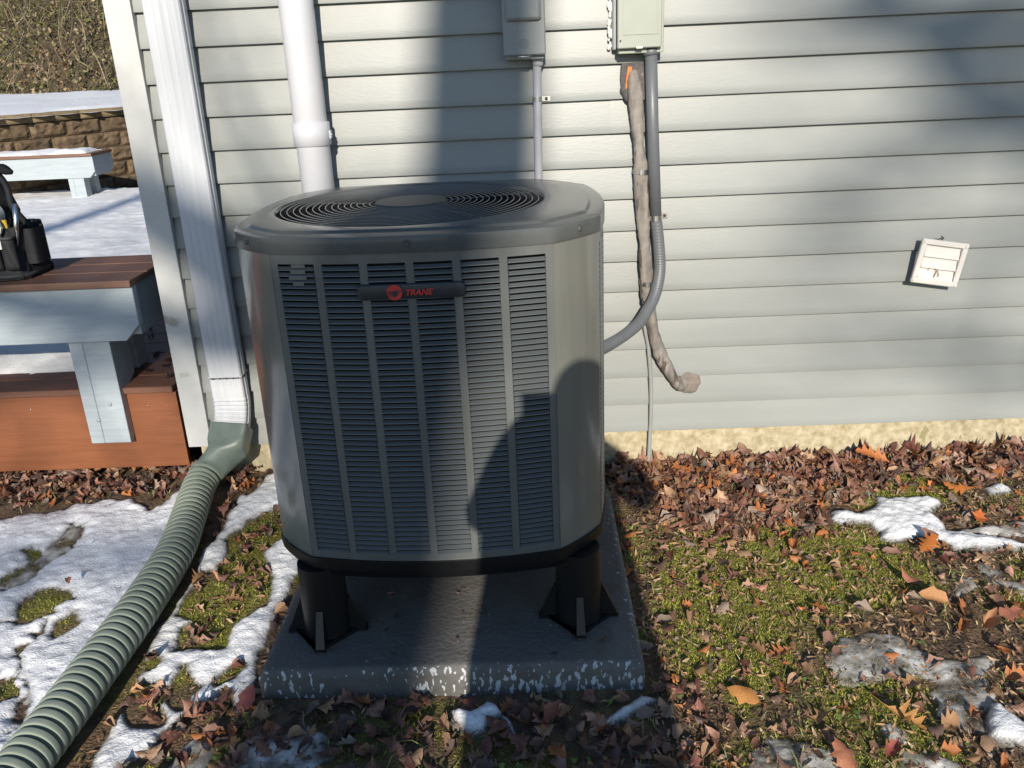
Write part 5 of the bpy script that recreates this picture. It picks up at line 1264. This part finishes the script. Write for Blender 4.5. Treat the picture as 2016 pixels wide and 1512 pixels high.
def put_leaf(me, x, y, s, yaw, tilt, tdir, dz=0.0, label=None, group=None):
    o = link('fallen_leaf', me)
    o.location = (x, y, float(gh(np.array(x), np.array(y))) + 0.004 + dz)
    qy = Quaternion((0, 0, 1), yaw); ax = Vector((math.cos(tdir), math.sin(tdir), 0)); q = Quaternion(ax, tilt) @ qy
    o.rotation_mode = 'QUATERNION'; o.rotation_quaternion = q; o.scale = (s, s, s)
    o['label'] = label; o['category'] = 'leaf'
    if group: o['group'] = group
    return o
def special(kind, colr, seed, x, y, s, yaw, tilt, label, dz=0.012, curl=0.3):
    V, F = leaf_shape(kind, seed, curl)
    me = bpy.data.meshes.new('fallen_leaf'); me.from_pydata(V.tolist(), [], F)
    at = me.color_attributes.new('tint', 'FLOAT_COLOR', 'POINT'); at.data.foreach_set('color', np.tile(np.r_[colr, 1.0], len(V)))
    me.polygons.foreach_set('use_smooth', np.ones(len(me.polygons), bool)); me.materials.append(MAT['leaf'])
    return put_leaf(me, x, y, s, yaw, tilt, 0.0, dz, label)
SPECIAL = [
 ('oak', (0.625, 0.213, 0.044), 11, 1.520, -0.345, 0.105, 2.9, 0.35, 'bright orange lobed oak leaf at right above the long snow patch', 0.02),
 ('oak', (0.575, 0.188, 0.037), 12, 1.255, -0.705, 0.100, 0.7, 0.35, 'orange oak leaf on the lower edge of the long snow patch', 0.02),
 ('maple', (0.600, 0.163, 0.037), 13, 1.505, -0.540, 0.065, 1.2, 0.30, 'small orange star shaped leaf at the right edge of the ice', 0.02),
 ('oval', (0.375, 0.213, 0.163), 14, 1.285, -0.650, 0.060, 2.4, 0.25, 'pinkish grey oval leaf lying on the long snow patch', 0.035),
 ('oak', (0.475, 0.250, 0.075), 15, 0.865, -1.470, 0.105, 5.5, 0.25, 'tan brown oak leaf over the ice chip at lower right', 0.02),
 ('oval', (0.500, 0.263, 0.112), 16, 1.150, -0.990, 0.085, 2.7, 0.45, 'large curled tan leaf standing up at right', 0.03, 0.8),
 ('oval', (0.450, 0.237, 0.125), 17, 1.240, -1.110, 0.075, 0.9, 0.6, 'rolled brown leaf above the ice sheet at right', 0.03, 1.0),
 ('maple', (0.413, 0.163, 0.106), 18, 1.330, -1.070, 0.075, 0.3, 0.3, 'reddish pink leaf beside the rolled leaf at right', 0.03),
 ('oval', (0.525, 0.250, 0.069), 19, 0.505, -1.360, 0.085, 2.6, 0.25, 'long tan orange leaf on the moss right of the shadow', 0.012),
 ('oval', (0.375, 0.150, 0.100), 20, 1.120, -0.880, 0.068, 2.2, 0.4, 'curled red brown leaf above the curled tan leaf at right', 0.02, 0.6),
 ('oval', (0.213, 0.062, 0.056), 21, -0.775, -1.335, 0.075, 1.3, 0.6, 'dark red leaf leaning on the left front pad corner', 0.02),
 ('oval', (0.525, 0.225, 0.138), 22, -1.515, -0.790, 0.036, 2.0, 0.2, 'small orange leaf lying alone on the left snow', 0.046),
 ('maple', (0.325, 0.094, 0.069), 23, 0.800, -1.560, 0.060, 0.8, 0.3, 'dark red leaf near the bottom edge at lower right', 0.015),
 ('maple', (0.450, 0.188, 0.106), 24, 0.680, -1.575, 0.085, 1.8, 0.3, 'broad tan pink leaf at the bottom edge on pale ice', 0.015),
 ('oak', (0.525, 0.188, 0.056), 25, 1.300, -0.120, 0.130, 2.7, 0.6, 'orange brown oak leaf on top of the drift by the foundation', 0.06),
 ('oval', (0.325, 0.125, 0.075), 26, 0.020, -1.400, 0.075, 1.0, 0.3, 'dark brown leaf against the pad front beside the snow clump', 0.012),
]
for a in SPECIAL: special(*a)
G1 = 'loose leaves on the moss and soil'
ind = []; tries = 0
occupied = []
while len(ind) < 284 and tries < 30000:
    tries += 1
    u = random.random()
    if u < 0.62: x, y = random.uniform(0.27, 1.9), -1.64 + 1.5 * random.random() ** 1.5
    elif u < 0.82: x, y = random.uniform(-1.1, 0.35), random.uniform(-1.62, -1.29)
    else: x, y = random.uniform(-1.25, -0.72), random.uniform(-1.62, -0.2)
    if blocked(x, y) or on_snow(x, y): continue
    pu, pv, d = project(np.array([[x, y, 0.01]]))
    if not (2 < pu[0] + 0 < 1022 and 5 < pv[0] < 766): continue
    if any((x - a) ** 2 + (y - b) ** 2 < 0.0011 for a, b in occupied): continue
    occupied.append((x, y)); ind.append((x, y))
for i, (x, y) in enumerate(ind):
    kind, me = leaf_meshes[random.randrange(36)]
    s = random.uniform(0.034, 0.066) * (1.25 if kind == 'oak' else 1.0)
    dz_ = random.uniform(0, 0.008); ci = COLW[id(me)]
    size = 'small' if s < 0.044 else ('large' if s > 0.058 else 'middling')
    where = 'left of the pad' if x < -0.76 else ('in front of the pad' if x < 0.30 else ('near the pad at right' if x < 0.62 else ('in the right foreground' if y < -1.1 else ('on the moss at right' if x < 1.1 else 'towards the right edge'))))
    lab = '%s %s %s leaf lying loose %s' % (size, ci, {'oval': 'oval', 'maple': 'lobed', 'oak': 'toothed oak'}[kind], where)
    put_leaf(me, x, y, s, random.uniform(0, 6.28), abs(random.gauss(0, 0.24)), random.uniform(0, 6.28), dz_, lab, G1)
# the deep drifts and the small stuff: one mesh
LV = []; LF = []; LC = []; cnt = 0
def add_leaf(kind, x, y, z, s, tilt, col, darken=1.0):
    global cnt
    V, F = shapes[kind][random.randrange(9)]
    q = Quaternion((math.cos(a := random.uniform(0, 6.28)), math.sin(a), 0), tilt) @ Quaternion((0, 0, 1), random.uniform(0, 6.28))
    R = np.array(q.to_matrix()); W_ = (V * s) @ R.T + np.array((x, y, z))
    LV.append(W_); LF.extend([tuple(i + cnt for i in f) for f in F]); LC.append(np.tile(col, (len(V), 1))); cnt += len(V)
def rcol(pr=None):
    return PAL[rng.choice(len(PAL), p=pr)] * rng.uniform(0.65, 1.35)
pr_wall = [.28, .20, .10, .07, .12, .10, .09, .04]
def scatter(polykey, n, smin, smax, tilt, zmax, kinds, pr):
    P = np.array(POLY[polykey]); k = 0; t = 0
    while k < n and t < n * 20:
        t += 1
        x, y = random.uniform(P[:, 0].min(), P[:, 0].max()), random.uniform(P[:, 1].min(), P[:, 1].max())
        dd = float(DISTR[polykey][_ij(x, y)])
        if dd + 0.05 * random.gauss(0, 1) < 0 or (y > 0.0 and x > -1.38) or blocked(x, y): continue
        if on_snow(x, y): continue
        near = math.exp(-max(0, -y) / 0.10) if x > -1.3 else math.exp(-max(0, 0.02 - y) / 0.12)
        z = float(gh(np.array(x), np.array(y))) + random.uniform(0.002, zmax * (0.2 + near))
        add_leaf(random.choice(kinds), x, min(y, -0.012) if x > -1.38 else y, z, random.uniform(smin, smax), abs(random.gauss(0, tilt)), rcol(pr)); k += 1
scatter('Lright', 1500, 0.022, 0.060, 0.40, 0.020, ('oval', 'maple', 'oval', 'oak', 'maple'), pr_wall)
scatter('Lright', 420, 0.055, 0.090, 0.45, 0.034, ('oval', 'maple', 'oval', 'oak', 'maple'), pr_wall)
scatter('Lleft', 900, 0.030, 0.065, 0.55, 0.035, ('oval', 'maple', 'oval'), [.2, .15, .12, .05, .25, .13, .08, .02])
n = 0
while n < 620:
    x, y = random.uniform(0.22, 2.2), random.uniform(-2.3, -0.05)
    if blocked(x, y) or on_snow(x, y): continue
    dens = 0.35 + 1.6 * float(fbm(np.array(x * 4), np.array(y * 4), 160, 3)) + (0.35 if y > -0.7 else 0.0)
    if random.random() > dens: continue
    add_leaf(random.choice(('oval', 'maple', 'oval')), x, y, float(gh(np.array(x), np.array(y))) + random.uniform(0.001, 0.010), random.uniform(0.022, 0.052), abs(random.gauss(0, 0.35)), rcol(pr_wall)); n += 1
n = 0
while n < 5600:
    x, y = (random.uniform(-1.3, 2.1), random.uniform(-1.9, -0.02)) if n % 3 == 0 else (random.uniform(0.25, 1.9), random.uniform(-1.9, -0.3))
    if blocked(x, y) or (on_snow(x, y) and random.random() > 0.02): continue
    c = np.array([(0.50, 0.33, 0.17), (0.37, 0.23, 0.13), (0.27, 0.165, 0.105), (0.48, 0.37, 0.24)][n % 4]) * rng.uniform(0.55, 1.3)
    add_leaf('lance', x, y, float(gh(np.array(x), np.array(y))) + random.uniform(0.003, 0.012), random.uniform(0.010, 0.036), abs(random.gauss(0, 0.4)), c); n += 1
n = 0
while n < 1700:
    x, y = random.uniform(0.25, 1.9), random.uniform(-1.8, -0.15)
    if blocked(x, y) or on_snow(x, y): continue
    add_leaf(('oval', 'maple')[n % 2], x, y, float(gh(np.array(x), np.array(y))) + random.uniform(0.002, 0.009), random.uniform(0.008, 0.022), abs(random.gauss(0, 0.5)), rcol([.2, .15, .2, .05, .15, .13, .06, .06])); n += 1
n = 0
while n < 700:
    x, y = random.uniform(-1.2, 0.4), random.uniform(-2.3, -1.27)
    if blocked(x, y) or on_snow(x, y): continue
    add_leaf(random.choice(('oval', 'maple', 'oak')), x, y, float(gh(np.array(x), np.array(y))) + random.uniform(0.001, 0.012), random.uniform(0.03, 0.075), abs(random.gauss(0, 0.4)), rcol([.2, .12, .06, .03, .25, .1, .2, .04])); n += 1
n = 0
while n < 260:
    x, y = random.uniform(-1.16, -0.74), random.uniform(-1.3, -0.3)
    if blocked(x, y) or on_snow(x, y): continue
    big = n % 6 == 0
    add_leaf('oval' if big else 'lance', x, y, float(gh(np.array(x), np.array(y))) + random.uniform(0.004, 0.010), random.uniform(0.03, 0.05) if big else random.uniform(0.012, 0.036), abs(random.gauss(0, 0.35)), PAL[(4, 6, 2, 0, 7)[n % 5]] * rng.uniform(0.6, 1.2)); n += 1
n = 0
while n < 900:
    x, y = (random.uniform(1.9, 4.2), -0.02 - abs(random.gauss(0, 0.25))) if n % 2 else ((random.uniform(1.9, 3.6), random.uniform(-2.6, -0.2)) if n % 4 else (random.uniform(-3.4, -2.2), random.uniform(-2.4, -0.1)))
    if on_snow(x, y) and x < 2: continue
    add_leaf(random.choice(('oval', 'maple', 'oval')), x, y, float(gh(np.array(x), np.array(y))) + random.uniform(0.002, 0.02), random.uniform(0.03, 0.075), abs(random.gauss(0, 0.45)), rcol(pr_wall)); n += 1
n = 0
while n < 60:
    x, y = random.uniform(-2.1, -1.3), random.uniform(-1.5, -0.2)
    if not on_snow(x, y): continue
    add_leaf('lance', x, y, float(gh(np.array(x), np.array(y))) + 0.026, random.uniform(0.010, 0.026), abs(random.gauss(0, 0.5)), PAL[(4, 6, 0, 2)[n % 4]] * rng.uniform(0.5, 1.1)); n += 1
n = 0
while n < 40:
    x, y = random.uniform(-1.8, -1.43), random.uniform(0.02, 1.0)
    add_leaf('oval', x, y, DZ + random.uniform(0.002, 0.01), random.uniform(0.03, 0.06), abs(random.gauss(0, 0.3)), PAL[4] * rng.uniform(0.5, 1.3)); n += 1
n = 0
while n < 16:
    x, y = random.uniform(-0.7, 0.22), random.uniform(-1.27, -0.9)
    add_leaf(random.choice(('lance', 'oval')), x, y, PZ + 0.003, random.uniform(0.012, 0.034), abs(random.gauss(0, 0.2)), PAL[4] * rng.uniform(0.5, 1.6)); n += 1
lv = mesh('leaf_litter', np.vstack(LV), LF, MAT['leaf'], cols=np.vstack(LC))
tag(lv, 'drift of dry brown leaves and leaf scraps along the foundation and over the ground', 'leaf litter', kind='stuff')

# ------------------------------------------------------------------ moss, grass and clover
nb = 330000
X = np.r_[rng.uniform(0.2, 2.2, nb * 7 // 10), rng.uniform(-2.4, 0.3, nb * 3 // 10), rng.uniform(-3.6, 3.8, nb // 3)]; Y = np.r_[rng.uniform(-2.2, -0.08, nb * 7 // 10), rng.uniform(-2.2, -0.08, nb * 3 // 10), rng.uniform(-3.0, -0.1, nb // 3)]
mk = moss_mask(X, Y); keep = rng.uniform(0, 1, len(X)) < np.clip(mk * (1.0 + 2.4 * fbm(X * 22, Y * 22, 25, 2)), 0.0, 0.9) + 0.02
keep &= ~((X > PX0 - .01) & (X < PX1 + .01) & (Y > PY0 - .01) & (Y < PY1))
for k in ('S2', 'C1', 'C2', 'R1', 'R6'): keep &= poly_sdf(POLY[k], X, Y) < 0.004
X, Y, mk = X[keep], Y[keep], mk[keep]; n = len(X)
hh = rng.uniform(0.0025, 0.0085, n) * (0.7 + 0.6 * mk); aa = rng.uniform(0, 2 * np.pi, n); ln = rng.normal(0, 0.8, (n, 2)) * hh[:, None]
wv = rng.uniform(0.0009, 0.0022, n)
Z = gh(X, Y) - 0.001
A = np.stack([X - wv * np.cos(aa), Y - wv * np.sin(aa), Z], -1); B = np.stack([X + wv * np.cos(aa), Y + wv * np.sin(aa), Z], -1); C = np.stack([X + ln[:, 0], Y + ln[:, 1], Z + hh], -1)
gcol = np.array([(0.22, 0.24, 0.030), (0.32, 0.31, 0.050), (0.14, 0.165, 0.028), (0.36, 0.31, 0.11), (0.26, 0.285, 0.035)])[rng.integers(0, 5, n)] * rng.uniform(0.7, 1.4, n)[:, None]
MV = np.stack([A, B, C], 1).reshape(-1, 3); MF = np.arange(3 * n).reshape(-1, 3)
o = mesh('moss', MV, MF, MAT['blade'], cols=np.repeat(gcol, 3, 0)); tag(o, 'green moss growing over the ground', 'moss', kind='stuff')
n = 5200
X = rng.uniform(-2.3, 2.2, n); Y = rng.uniform(-2.2, -0.05, n)
cl = fbm(X * 6, Y * 6, 170, 3) > 0.03
lefts = (X < -1.4) & (Y > -0.42) & (Y < -0.12)
keep = (cl & (X > 0.2)) | (lefts & (rng.uniform(0, 1, n) < 0.9)) | ((X > -1.2) & (X < 0.3) & (Y < -1.3) & cl) | (rng.uniform(0, 1, n) < 0.05)
keep &= ~((X > PX0 - .01) & (X < PX1 + .01) & (Y > PY0 - .01) & (Y < PY1))
for k in ('S2', 'C1', 'C2', 'R1', 'R6', 'S3'): keep &= (poly_sdf(POLY[k], X, Y) < 0.004) | (rng.uniform(0, 1, n) < 0.01)
keep &= (poly_sdf(POLY['S1'], X, Y) < 0.004) | (rng.uniform(0, 1, n) < 0.03)
X, Y = X[keep], Y[keep]; n = len(X)
hh = rng.uniform(0.02, 0.05, n); aa = rng.uniform(0, 2 * np.pi, n); ln = rng.normal(0, 0.6, (n, 2)) * hh[:, None]; wv = rng.uniform(0.0008, 0.0018, n); Z = gh(X, Y)
d_ = np.stack([np.cos(aa), np.sin(aa), 0 * aa], -1) * wv[:, None]; b0_ = np.stack([X, Y, Z], -1); m0 = b0_ + np.stack([ln[:, 0] * .35, ln[:, 1] * .35, hh * .6], -1); t0 = b0_ + np.stack([ln[:, 0] * 1.1, ln[:, 1] * 1.1, hh * 0.85], -1)
GV = np.stack([b0_ - d_, b0_ + d_, m0 + d_ * .8, m0 - d_ * .8, t0], 1).reshape(-1, 3)
bi = np.arange(n)[:, None] * 5
GFs = (bi + np.array([0, 1, 2, 3])).tolist() + (bi + np.array([3, 2, 4])).tolist()
gcol = np.array([(0.17, 0.22, 0.05), (0.24, 0.28, 0.075), (0.40, 0.33, 0.16), (0.12, 0.175, 0.045)])[rng.integers(0, 4, n)] * rng.uniform(0.7, 1.3, n)[:, None]
o = mesh('grass', GV, GFs, MAT['blade'], cols=np.repeat(gcol, 5, 0)); tag(o, 'sparse green and straw grass blades', 'grass', kind='stuff')
CV = []; CF = []; CC = []
for i in range(420):
    x, y = random.uniform(0.3, 1.9), random.uniform(-2.0, -0.25)
    if i % 9 == 0: x, y = random.uniform(-1.1, 0.3), random.uniform(-1.6, -1.32)
    if float(fbm(np.array(x * 5), np.array(y * 5), 180, 2)) < 0.02 or blocked(x, y) or on_snow(x, y) or any(poly_sdf(POLY[k], np.array([x]), np.array([y]))[0] > 0 for k in ('IR7', 'IR8', 'IR9', 'IR10', 'IR12', 'I3', 'I5')): continue
    z = float(gh(np.array(x), np.array(y))) + random.uniform(0.008, 0.018); c = np.array((0.15, 0.22, 0.05)) * random.uniform(0.6, 1.3)
    for k in range(3):
        a = k * 2.09 + random.random(); r = random.uniform(0.003, 0.0055); cx, cy = x + r * math.cos(a), y + r * math.sin(a); n0 = len(CV)
        tl = random.uniform(-.4, .4)
        CV += [(cx + r * math.cos(t), cy + r * math.sin(t), z + tl * r * math.cos(t)) for t in np.linspace(0, 2 * math.pi, 8)[:-1]]; CF.append(tuple(range(n0, n0 + 7))); CC += [c] * 7
o = mesh('clover', CV, CF, MAT['blade'], cols=np.array(CC)); tag(o, 'small clover leaves scattered through the moss', 'clover', kind='stuff')

# ------------------------------------------------------------------ the person taking the picture (behind the camera, seen as a shadow)
def figure():
    rootv = Vector((0.085, -3.52, 0.0))
    per = empty('person', tuple(rootv), 'person in a dark coat holding up a phone, seen as a shadow on the unit', 'person')
    J = {  # joint: (x, y, z, rx, ry)
     'pel': (0.06, -3.54, 0.98, .235, .15), 'wai': (0.07, -3.54, 1.14, .215, .14), 'che': (0.09, -3.53, 1.36, .215, .14), 'nec': (0.12, -3.52, 1.53, .075, .075),
     'hd0': (0.132, -3.50, 1.60, .072, .085), 'hd1': (0.135, -3.49, 1.69, .083, .098), 'hd2': (0.135, -3.50, 1.76, .068, .08),
     'sl': (-0.060, -3.51, 1.48, .095, .085), 'el': (-0.130, -3.36, 1.30, .075, .07), 'wl': (-0.030, -3.18, 1.455, .080, .065),
     'sr': (0.255, -3.51, 1.47, .085, .08), 'er': (0.425, -3.40, 1.245, .075, .07), 'wr': (0.070, -3.20, 1.435, .085, .07),
     'hl': (-0.055, -3.54, 0.86, .125, .13), 'kl': (-0.06, -3.53, 0.50, .085, .085), 'al': (-0.06, -3.55, 0.09, .055, .06), 'tl': (-0.07, -3.40, 0.035, .045, .035),
     'hr': (0.175, -3.54, 0.86, .125, .13), 'kr': (0.18, -3.53, 0.50, .085, .085), 'ar': (0.18, -3.55, 0.09, .055, .06), 'tr': (0.19, -3.40, 0.035, .045, .035)}
    E_ = [('pel', 'wai'), ('wai', 'che'), ('che', 'nec'), ('nec', 'hd0'), ('hd0', 'hd1'), ('hd1', 'hd2'), ('che', 'sl'), ('sl', 'el'), ('el', 'wl'), ('che', 'sr'), ('sr', 'er'), ('er', 'wr'),
          ('pel', 'hl'), ('hl', 'kl'), ('kl', 'al'), ('al', 'tl'), ('pel', 'hr'), ('hr', 'kr'), ('kr', 'ar'), ('ar', 'tr')]
    # hands: palm and fingers curling round the phone
    for s, wj, sgn in (('l', 'wl', 1), ('r', 'wr', -1)):
        w = Vector(J[wj][:3]); p = w + Vector((0.012 * sgn, 0.012, 0.045))
        J['p' + s] = (*p, .050, .044); E_.append((wj, 'p' + s))
        for k in range(4):
            b = p + Vector((0.012 * sgn, -0.010, 0.020 + 0.016 * (k - 1.5) + 0.01)); m = b + Vector((0.020 * sgn, -0.018, 0.004)); e = m + Vector((0.022 * sgn, 0.004, 0.002))
            for nme, q, r in (('b', b, .0095), ('m', m, .009), ('e', e, .0075)): J['f%s%d%s' % (s, k, nme)] = (*q, r, r)
            E_ += [('p' + s, 'f%s%db' % (s, k)), ('f%s%db' % (s, k), 'f%s%dm' % (s, k)), ('f%s%dm' % (s, k), 'f%s%de' % (s, k))]
        b = p + Vector((0.004 * sgn, 0.014, -0.008)); m = b + Vector((0.016 * sgn, 0.010, 0.012)); e = m + Vector((0.012 * sgn, -0.004, 0.018))
        for nme, q, r in (('b', b, .011), ('m', m, .0098), ('e', e, .008)): J['t%s%s' % (s, nme)] = (*q, r, r)
        E_ += [('p' + s, 't%sb' % s), ('t%sb' % s, 't%sm' % s), ('t%sm' % s, 't%se' % s)]
    names = list(J); ix = {n: i for i, n in enumerate(names)}
    me = bpy.data.meshes.new('body'); me.from_pydata([tuple(Vector(J[n][:3]) - rootv) for n in names], [(ix[a], ix[b]) for a, b in E_], [])
    body = link('body', me, per, MAT['coat'])
    sk = body.modifiers.new('skin', 'SKIN'); sk.use_smooth_shade = True
    if not me.skin_vertices: me.skin_vertices.new()
    for i, n in enumerate(names):
        sv = me.skin_vertices[0].data[i]; sv.radius = (J[n][3], J[n][4]); sv.use_root = (n == 'pel')
    ss = body.modifiers.new('sub', 'SUBSURF'); ss.levels = 1; ss.render_levels = 1
    # coat skirt
    V = []; F = []
    for z, rx_, ry_ in ((1.50, .15, .10), (1.36, .225, .15), (1.14, .24, .16), (0.96, .262, .18), (0.78, .268, .19), (0.62, .262, .19)):
        for k in range(28):
            a = 2 * math.pi * k / 28; V.append((0.058 + 0.03 * (z - 0.8) + rx_ * math.cos(a), -3.54 + ry_ * math.sin(a), z))
    for i in range(5):
        for k in range(28): F.append((i * 28 + k, (i + 1) * 28 + k, (i + 1) * 28 + (k + 1) % 28, i * 28 + (k + 1) % 28))
    mesh('coat', V, F, MAT['coat'], per, True)
    # face and hair
    hv = []; hf = []
    for i in range(9):
        ph_ = math.pi * 0.62 * i / 8
        for k in range(20):
            a = 2 * math.pi * k / 20; hv.append((0.135 + .092 * math.sin(ph_) * math.cos(a), -3.505 + .106 * math.sin(ph_) * math.sin(a) - 0.006, 1.70 + .105 * math.cos(ph_)))
    for i in range(8):
        for k in range(20): hf.append((i * 20 + k, (i + 1) * 20 + k, (i + 1) * 20 + (k + 1) % 20, i * 20 + (k + 1) % 20))
    mesh('hair', hv, hf, MAT['black'], per, True)
    for sgn in (-1, 1):
        tube('eye', [(0.135 + 0.032 * sgn, -3.405, 1.685), (0.135 + 0.032 * sgn, -3.395, 1.685)], [0.012, 0.006], MAT['caulk'], per, 10)
        tube('ear', [(0.135 + 0.086 * sgn, -3.50, 1.70), (0.135 + 0.094 * sgn, -3.505, 1.68), (0.135 + 0.086 * sgn, -3.50, 1.65)], [0.012, 0.02, 0.01], MAT['skin'], per, 8)
    tube('nose', [(0.135, -3.400, 1.69), (0.135, -3.382, 1.655), (0.135, -3.398, 1.645)], [0.008, 0.014, 0.010], MAT['skin'], per, 8)
    tube('mouth', [(0.113, -3.405, 1.618), (0.135, -3.398, 1.615), (0.157, -3.405, 1.618)], 0.005, MAT['red'], per, 6)
figure()
ph_ = box('phone', -0.030, 0.120, -3.142, -3.133, 1.500, 1.574, MAT['phone'], None, 0.003, origin=(0.045, -3.137, 1.53))
tag(ph_, 'phone held up by the person, seen as the square corner of the shadow', 'phone')

# ------------------------------------------------------------------ bare trees across the yard (their shadows fall on the house)
def at_wall(u, v, D): return Vector((u, -D, v + D * TAN_E))
def make_tree(name, label, trunk, limbs, twigseed, ntw):
    base = trunk[0][0]
    t = empty('tree', tuple(base), label, 'tree', 'bare trees across the yard')
    P = spline([p for p, r in trunk], 6); R_ = []
    n = len(trunk)
    for i in range(len(P)):
        s = i / (len(P) - 1) * (n - 1); k = min(int(s), n - 2); R_.append(trunk[k][1] * (1 - (s - k)) + trunk[k + 1][1] * (s - k))
    mesh('trunk', *tube_vf(P, R_, 14), MAT['bark'], t, True)
    rr = random.Random(twigseed); tw = MB()
    for lm in limbs:
        Pl = spline([p for p, r in lm], 6); m = len(lm)
        Rl = []
        for i in range(len(Pl)):
            s = i / (len(Pl) - 1) * (m - 1); k = min(int(s), m - 2); Rl.append(lm[k][1] * (1 - (s - k)) + lm[k + 1][1] * (s - k))
        mesh('limb', *tube_vf(Pl, Rl, 9), MAT['bark'], t, True)
        for j in range(ntw):
            i = rr.randrange(2, len(Pl)); p0 = Vector(Pl[i]); d = (Vector(Pl[min(i + 1, len(Pl) - 1)]) - Vector(Pl[i - 1])).normalized()
            d = (d + Vector((rr.gauss(0, .7), rr.gauss(0, .7), rr.gauss(0.25, .6)))).normalized(); L_ = rr.uniform(0.5, 1.6)
            q1 = p0 + d * L_ * .5 + Vector((rr.gauss(0, .08), rr.gauss(0, .1), rr.gauss(0, .08))); q2 = p0 + d * L_ + Vector((rr.gauss(0, .15), rr.gauss(0, .15), rr.gauss(0.05, .15)))
            r0 = min(Rl[i] * 0.45, 0.020); tw.tube([p0, q1, q2], [r0, r0 * .65, r0 * .25], 5, False)
            for _ in range(3):
                b0 = p0.lerp(q2, rr.uniform(.3, .95)); dd = (d + Vector((rr.gauss(0, .9), rr.gauss(0, .9), rr.gauss(0.2, .8)))).normalized(); tw.tube([b0, b0 + dd * rr.uniform(.25, .8)], [r0 * .45, r0 * .15], 4, False)
    o = tw.build('crown', MAT['bark'], t, True)
    return t
_W = at_wall
DA, DB, DC_ = 17.5, 27.0, 16.5
def _w(D, pts): return [(_W(u, v, D), r) for u, v, r in pts]
TREES = [
 ('tree', 'tall leaning bare tree whose trunk shades the wall behind the unit',
  [(Vector((-0.95, -DA, -0.1)), 0.30), (Vector((-0.82, -DA, 3.0)), 0.28)] + _w(DA, [(-0.60, -1.0, 0.26), (-0.45, 0.1, 0.25), (-0.32, 0.6, 0.225), (-0.175, 1.15, 0.215), (-0.125, 1.7, 0.21), (-0.02, 2.6, 0.18), (0.1, 4.5, 0.12), (0.0, 7.0, 0.03)]),
  [_w(DA, [(-0.45, 0.05, 0.15), (-0.80, 0.52, 0.16), (-1.15, 0.92, 0.15), (-1.55, 1.22, 0.13), (-2.3, 1.6, 0.08), (-3.4, 2.4, 0.02)]),
   _w(DA, [(-0.40, 0.25, 0.14), (-0.60, 0.55, 0.13), (-0.76, 0.80, 0.08), (-0.86, 0.95, 0.02)]),
   _w(DA, [(-0.80, 0.50, 0.10), (-1.35, 0.64, 0.10), (-1.9, 0.76, 0.09), (-2.6, 1.0, 0.02)]),
   _w(DA, [(-0.05, 2.3, 0.10), (0.7, 2.7, 0.08), (1.6, 3.3, 0.05), (2.3, 4.2, 0.015)]),
   _w(DA, [(-0.02, 2.6, 0.09), (-0.7, 3.4, 0.06), (-1.4, 4.4, 0.02)])], 3, 9),
 ('tree', 'bare tree further right whose branches dapple the siding',
  [(Vector((3.2, -DB, -0.1)), 0.24), (Vector((3.1, -DB, 3.5)), 0.21), (Vector((3.0, -DB, 8.5)), 0.19)] + _w(DB, [(2.9, 0.6, 0.16), (2.75, 1.8, 0.14), (2.7, 3.5, 0.10), (2.6, 6.0, 0.02)]),
  [_w(DB, [(2.85, 0.75, 0.12), (2.1, 1.12, 0.11), (1.6, 1.36, 0.11), (1.25, 1.68, 0.08), (0.9, 2.4, 0.02)]),
   _w(DB, [(2.8, 1.4, 0.10), (2.1, 1.50, 0.11), (1.55, 1.64, 0.10), (1.05, 1.58, 0.06), (0.7, 1.66, 0.015)]),
   _w(DB, [(2.8, 1.1, 0.07), (2.3, 1.12, 0.07), (1.9, 1.22, 0.055), (1.5, 1.20, 0.03), (1.1, 1.32, 0.01)]),
   _w(DB, [(2.8, 1.8, 0.09), (2.2, 1.95, 0.09), (1.7, 2.05, 0.06), (1.0, 2.3, 0.02)]),
   _w(DB, [(2.95, 0.0, 0.06), (2.3, 0.30, 0.06), (1.85, 0.36, 0.045), (1.45, 0.46, 0.02), (1.1, 0.5, 0.008)]),
   _w(DB, [(2.9, 0.5, 0.045), (2.2, 0.80, 0.03), (1.6, 0.86, 0.018), (1.0, 1.0, 0.008)])], 5, 9),
 ('tree', 'slender bare tree further left across the yard',
  [(Vector((-4.2, -16.5, -0.1)), 0.20), (Vector((-4.1, -16.5, 3.5)), 0.17)] + _w(DC_, [(-3.9, 0.3, 0.13), (-3.8, 2.0, 0.10), (-3.7, 4.5, 0.03)]),
  [_w(DC_, [(-3.95, -0.2, 0.08), (-3.0, 0.15, 0.075), (-2.2, 0.42, 0.06), (-1.6, 0.52, 0.03), (-1.0, 0.7, 0.01)]),
   _w(DC_, [(-4.0, -0.9, 0.06), (-3.0, -0.55, 0.055), (-2.1, -0.30, 0.045), (-1.4, -0.22, 0.03), (-0.8, -0.2, 0.01)])], 8, 14),
]
for a in TREES: make_tree(*a)
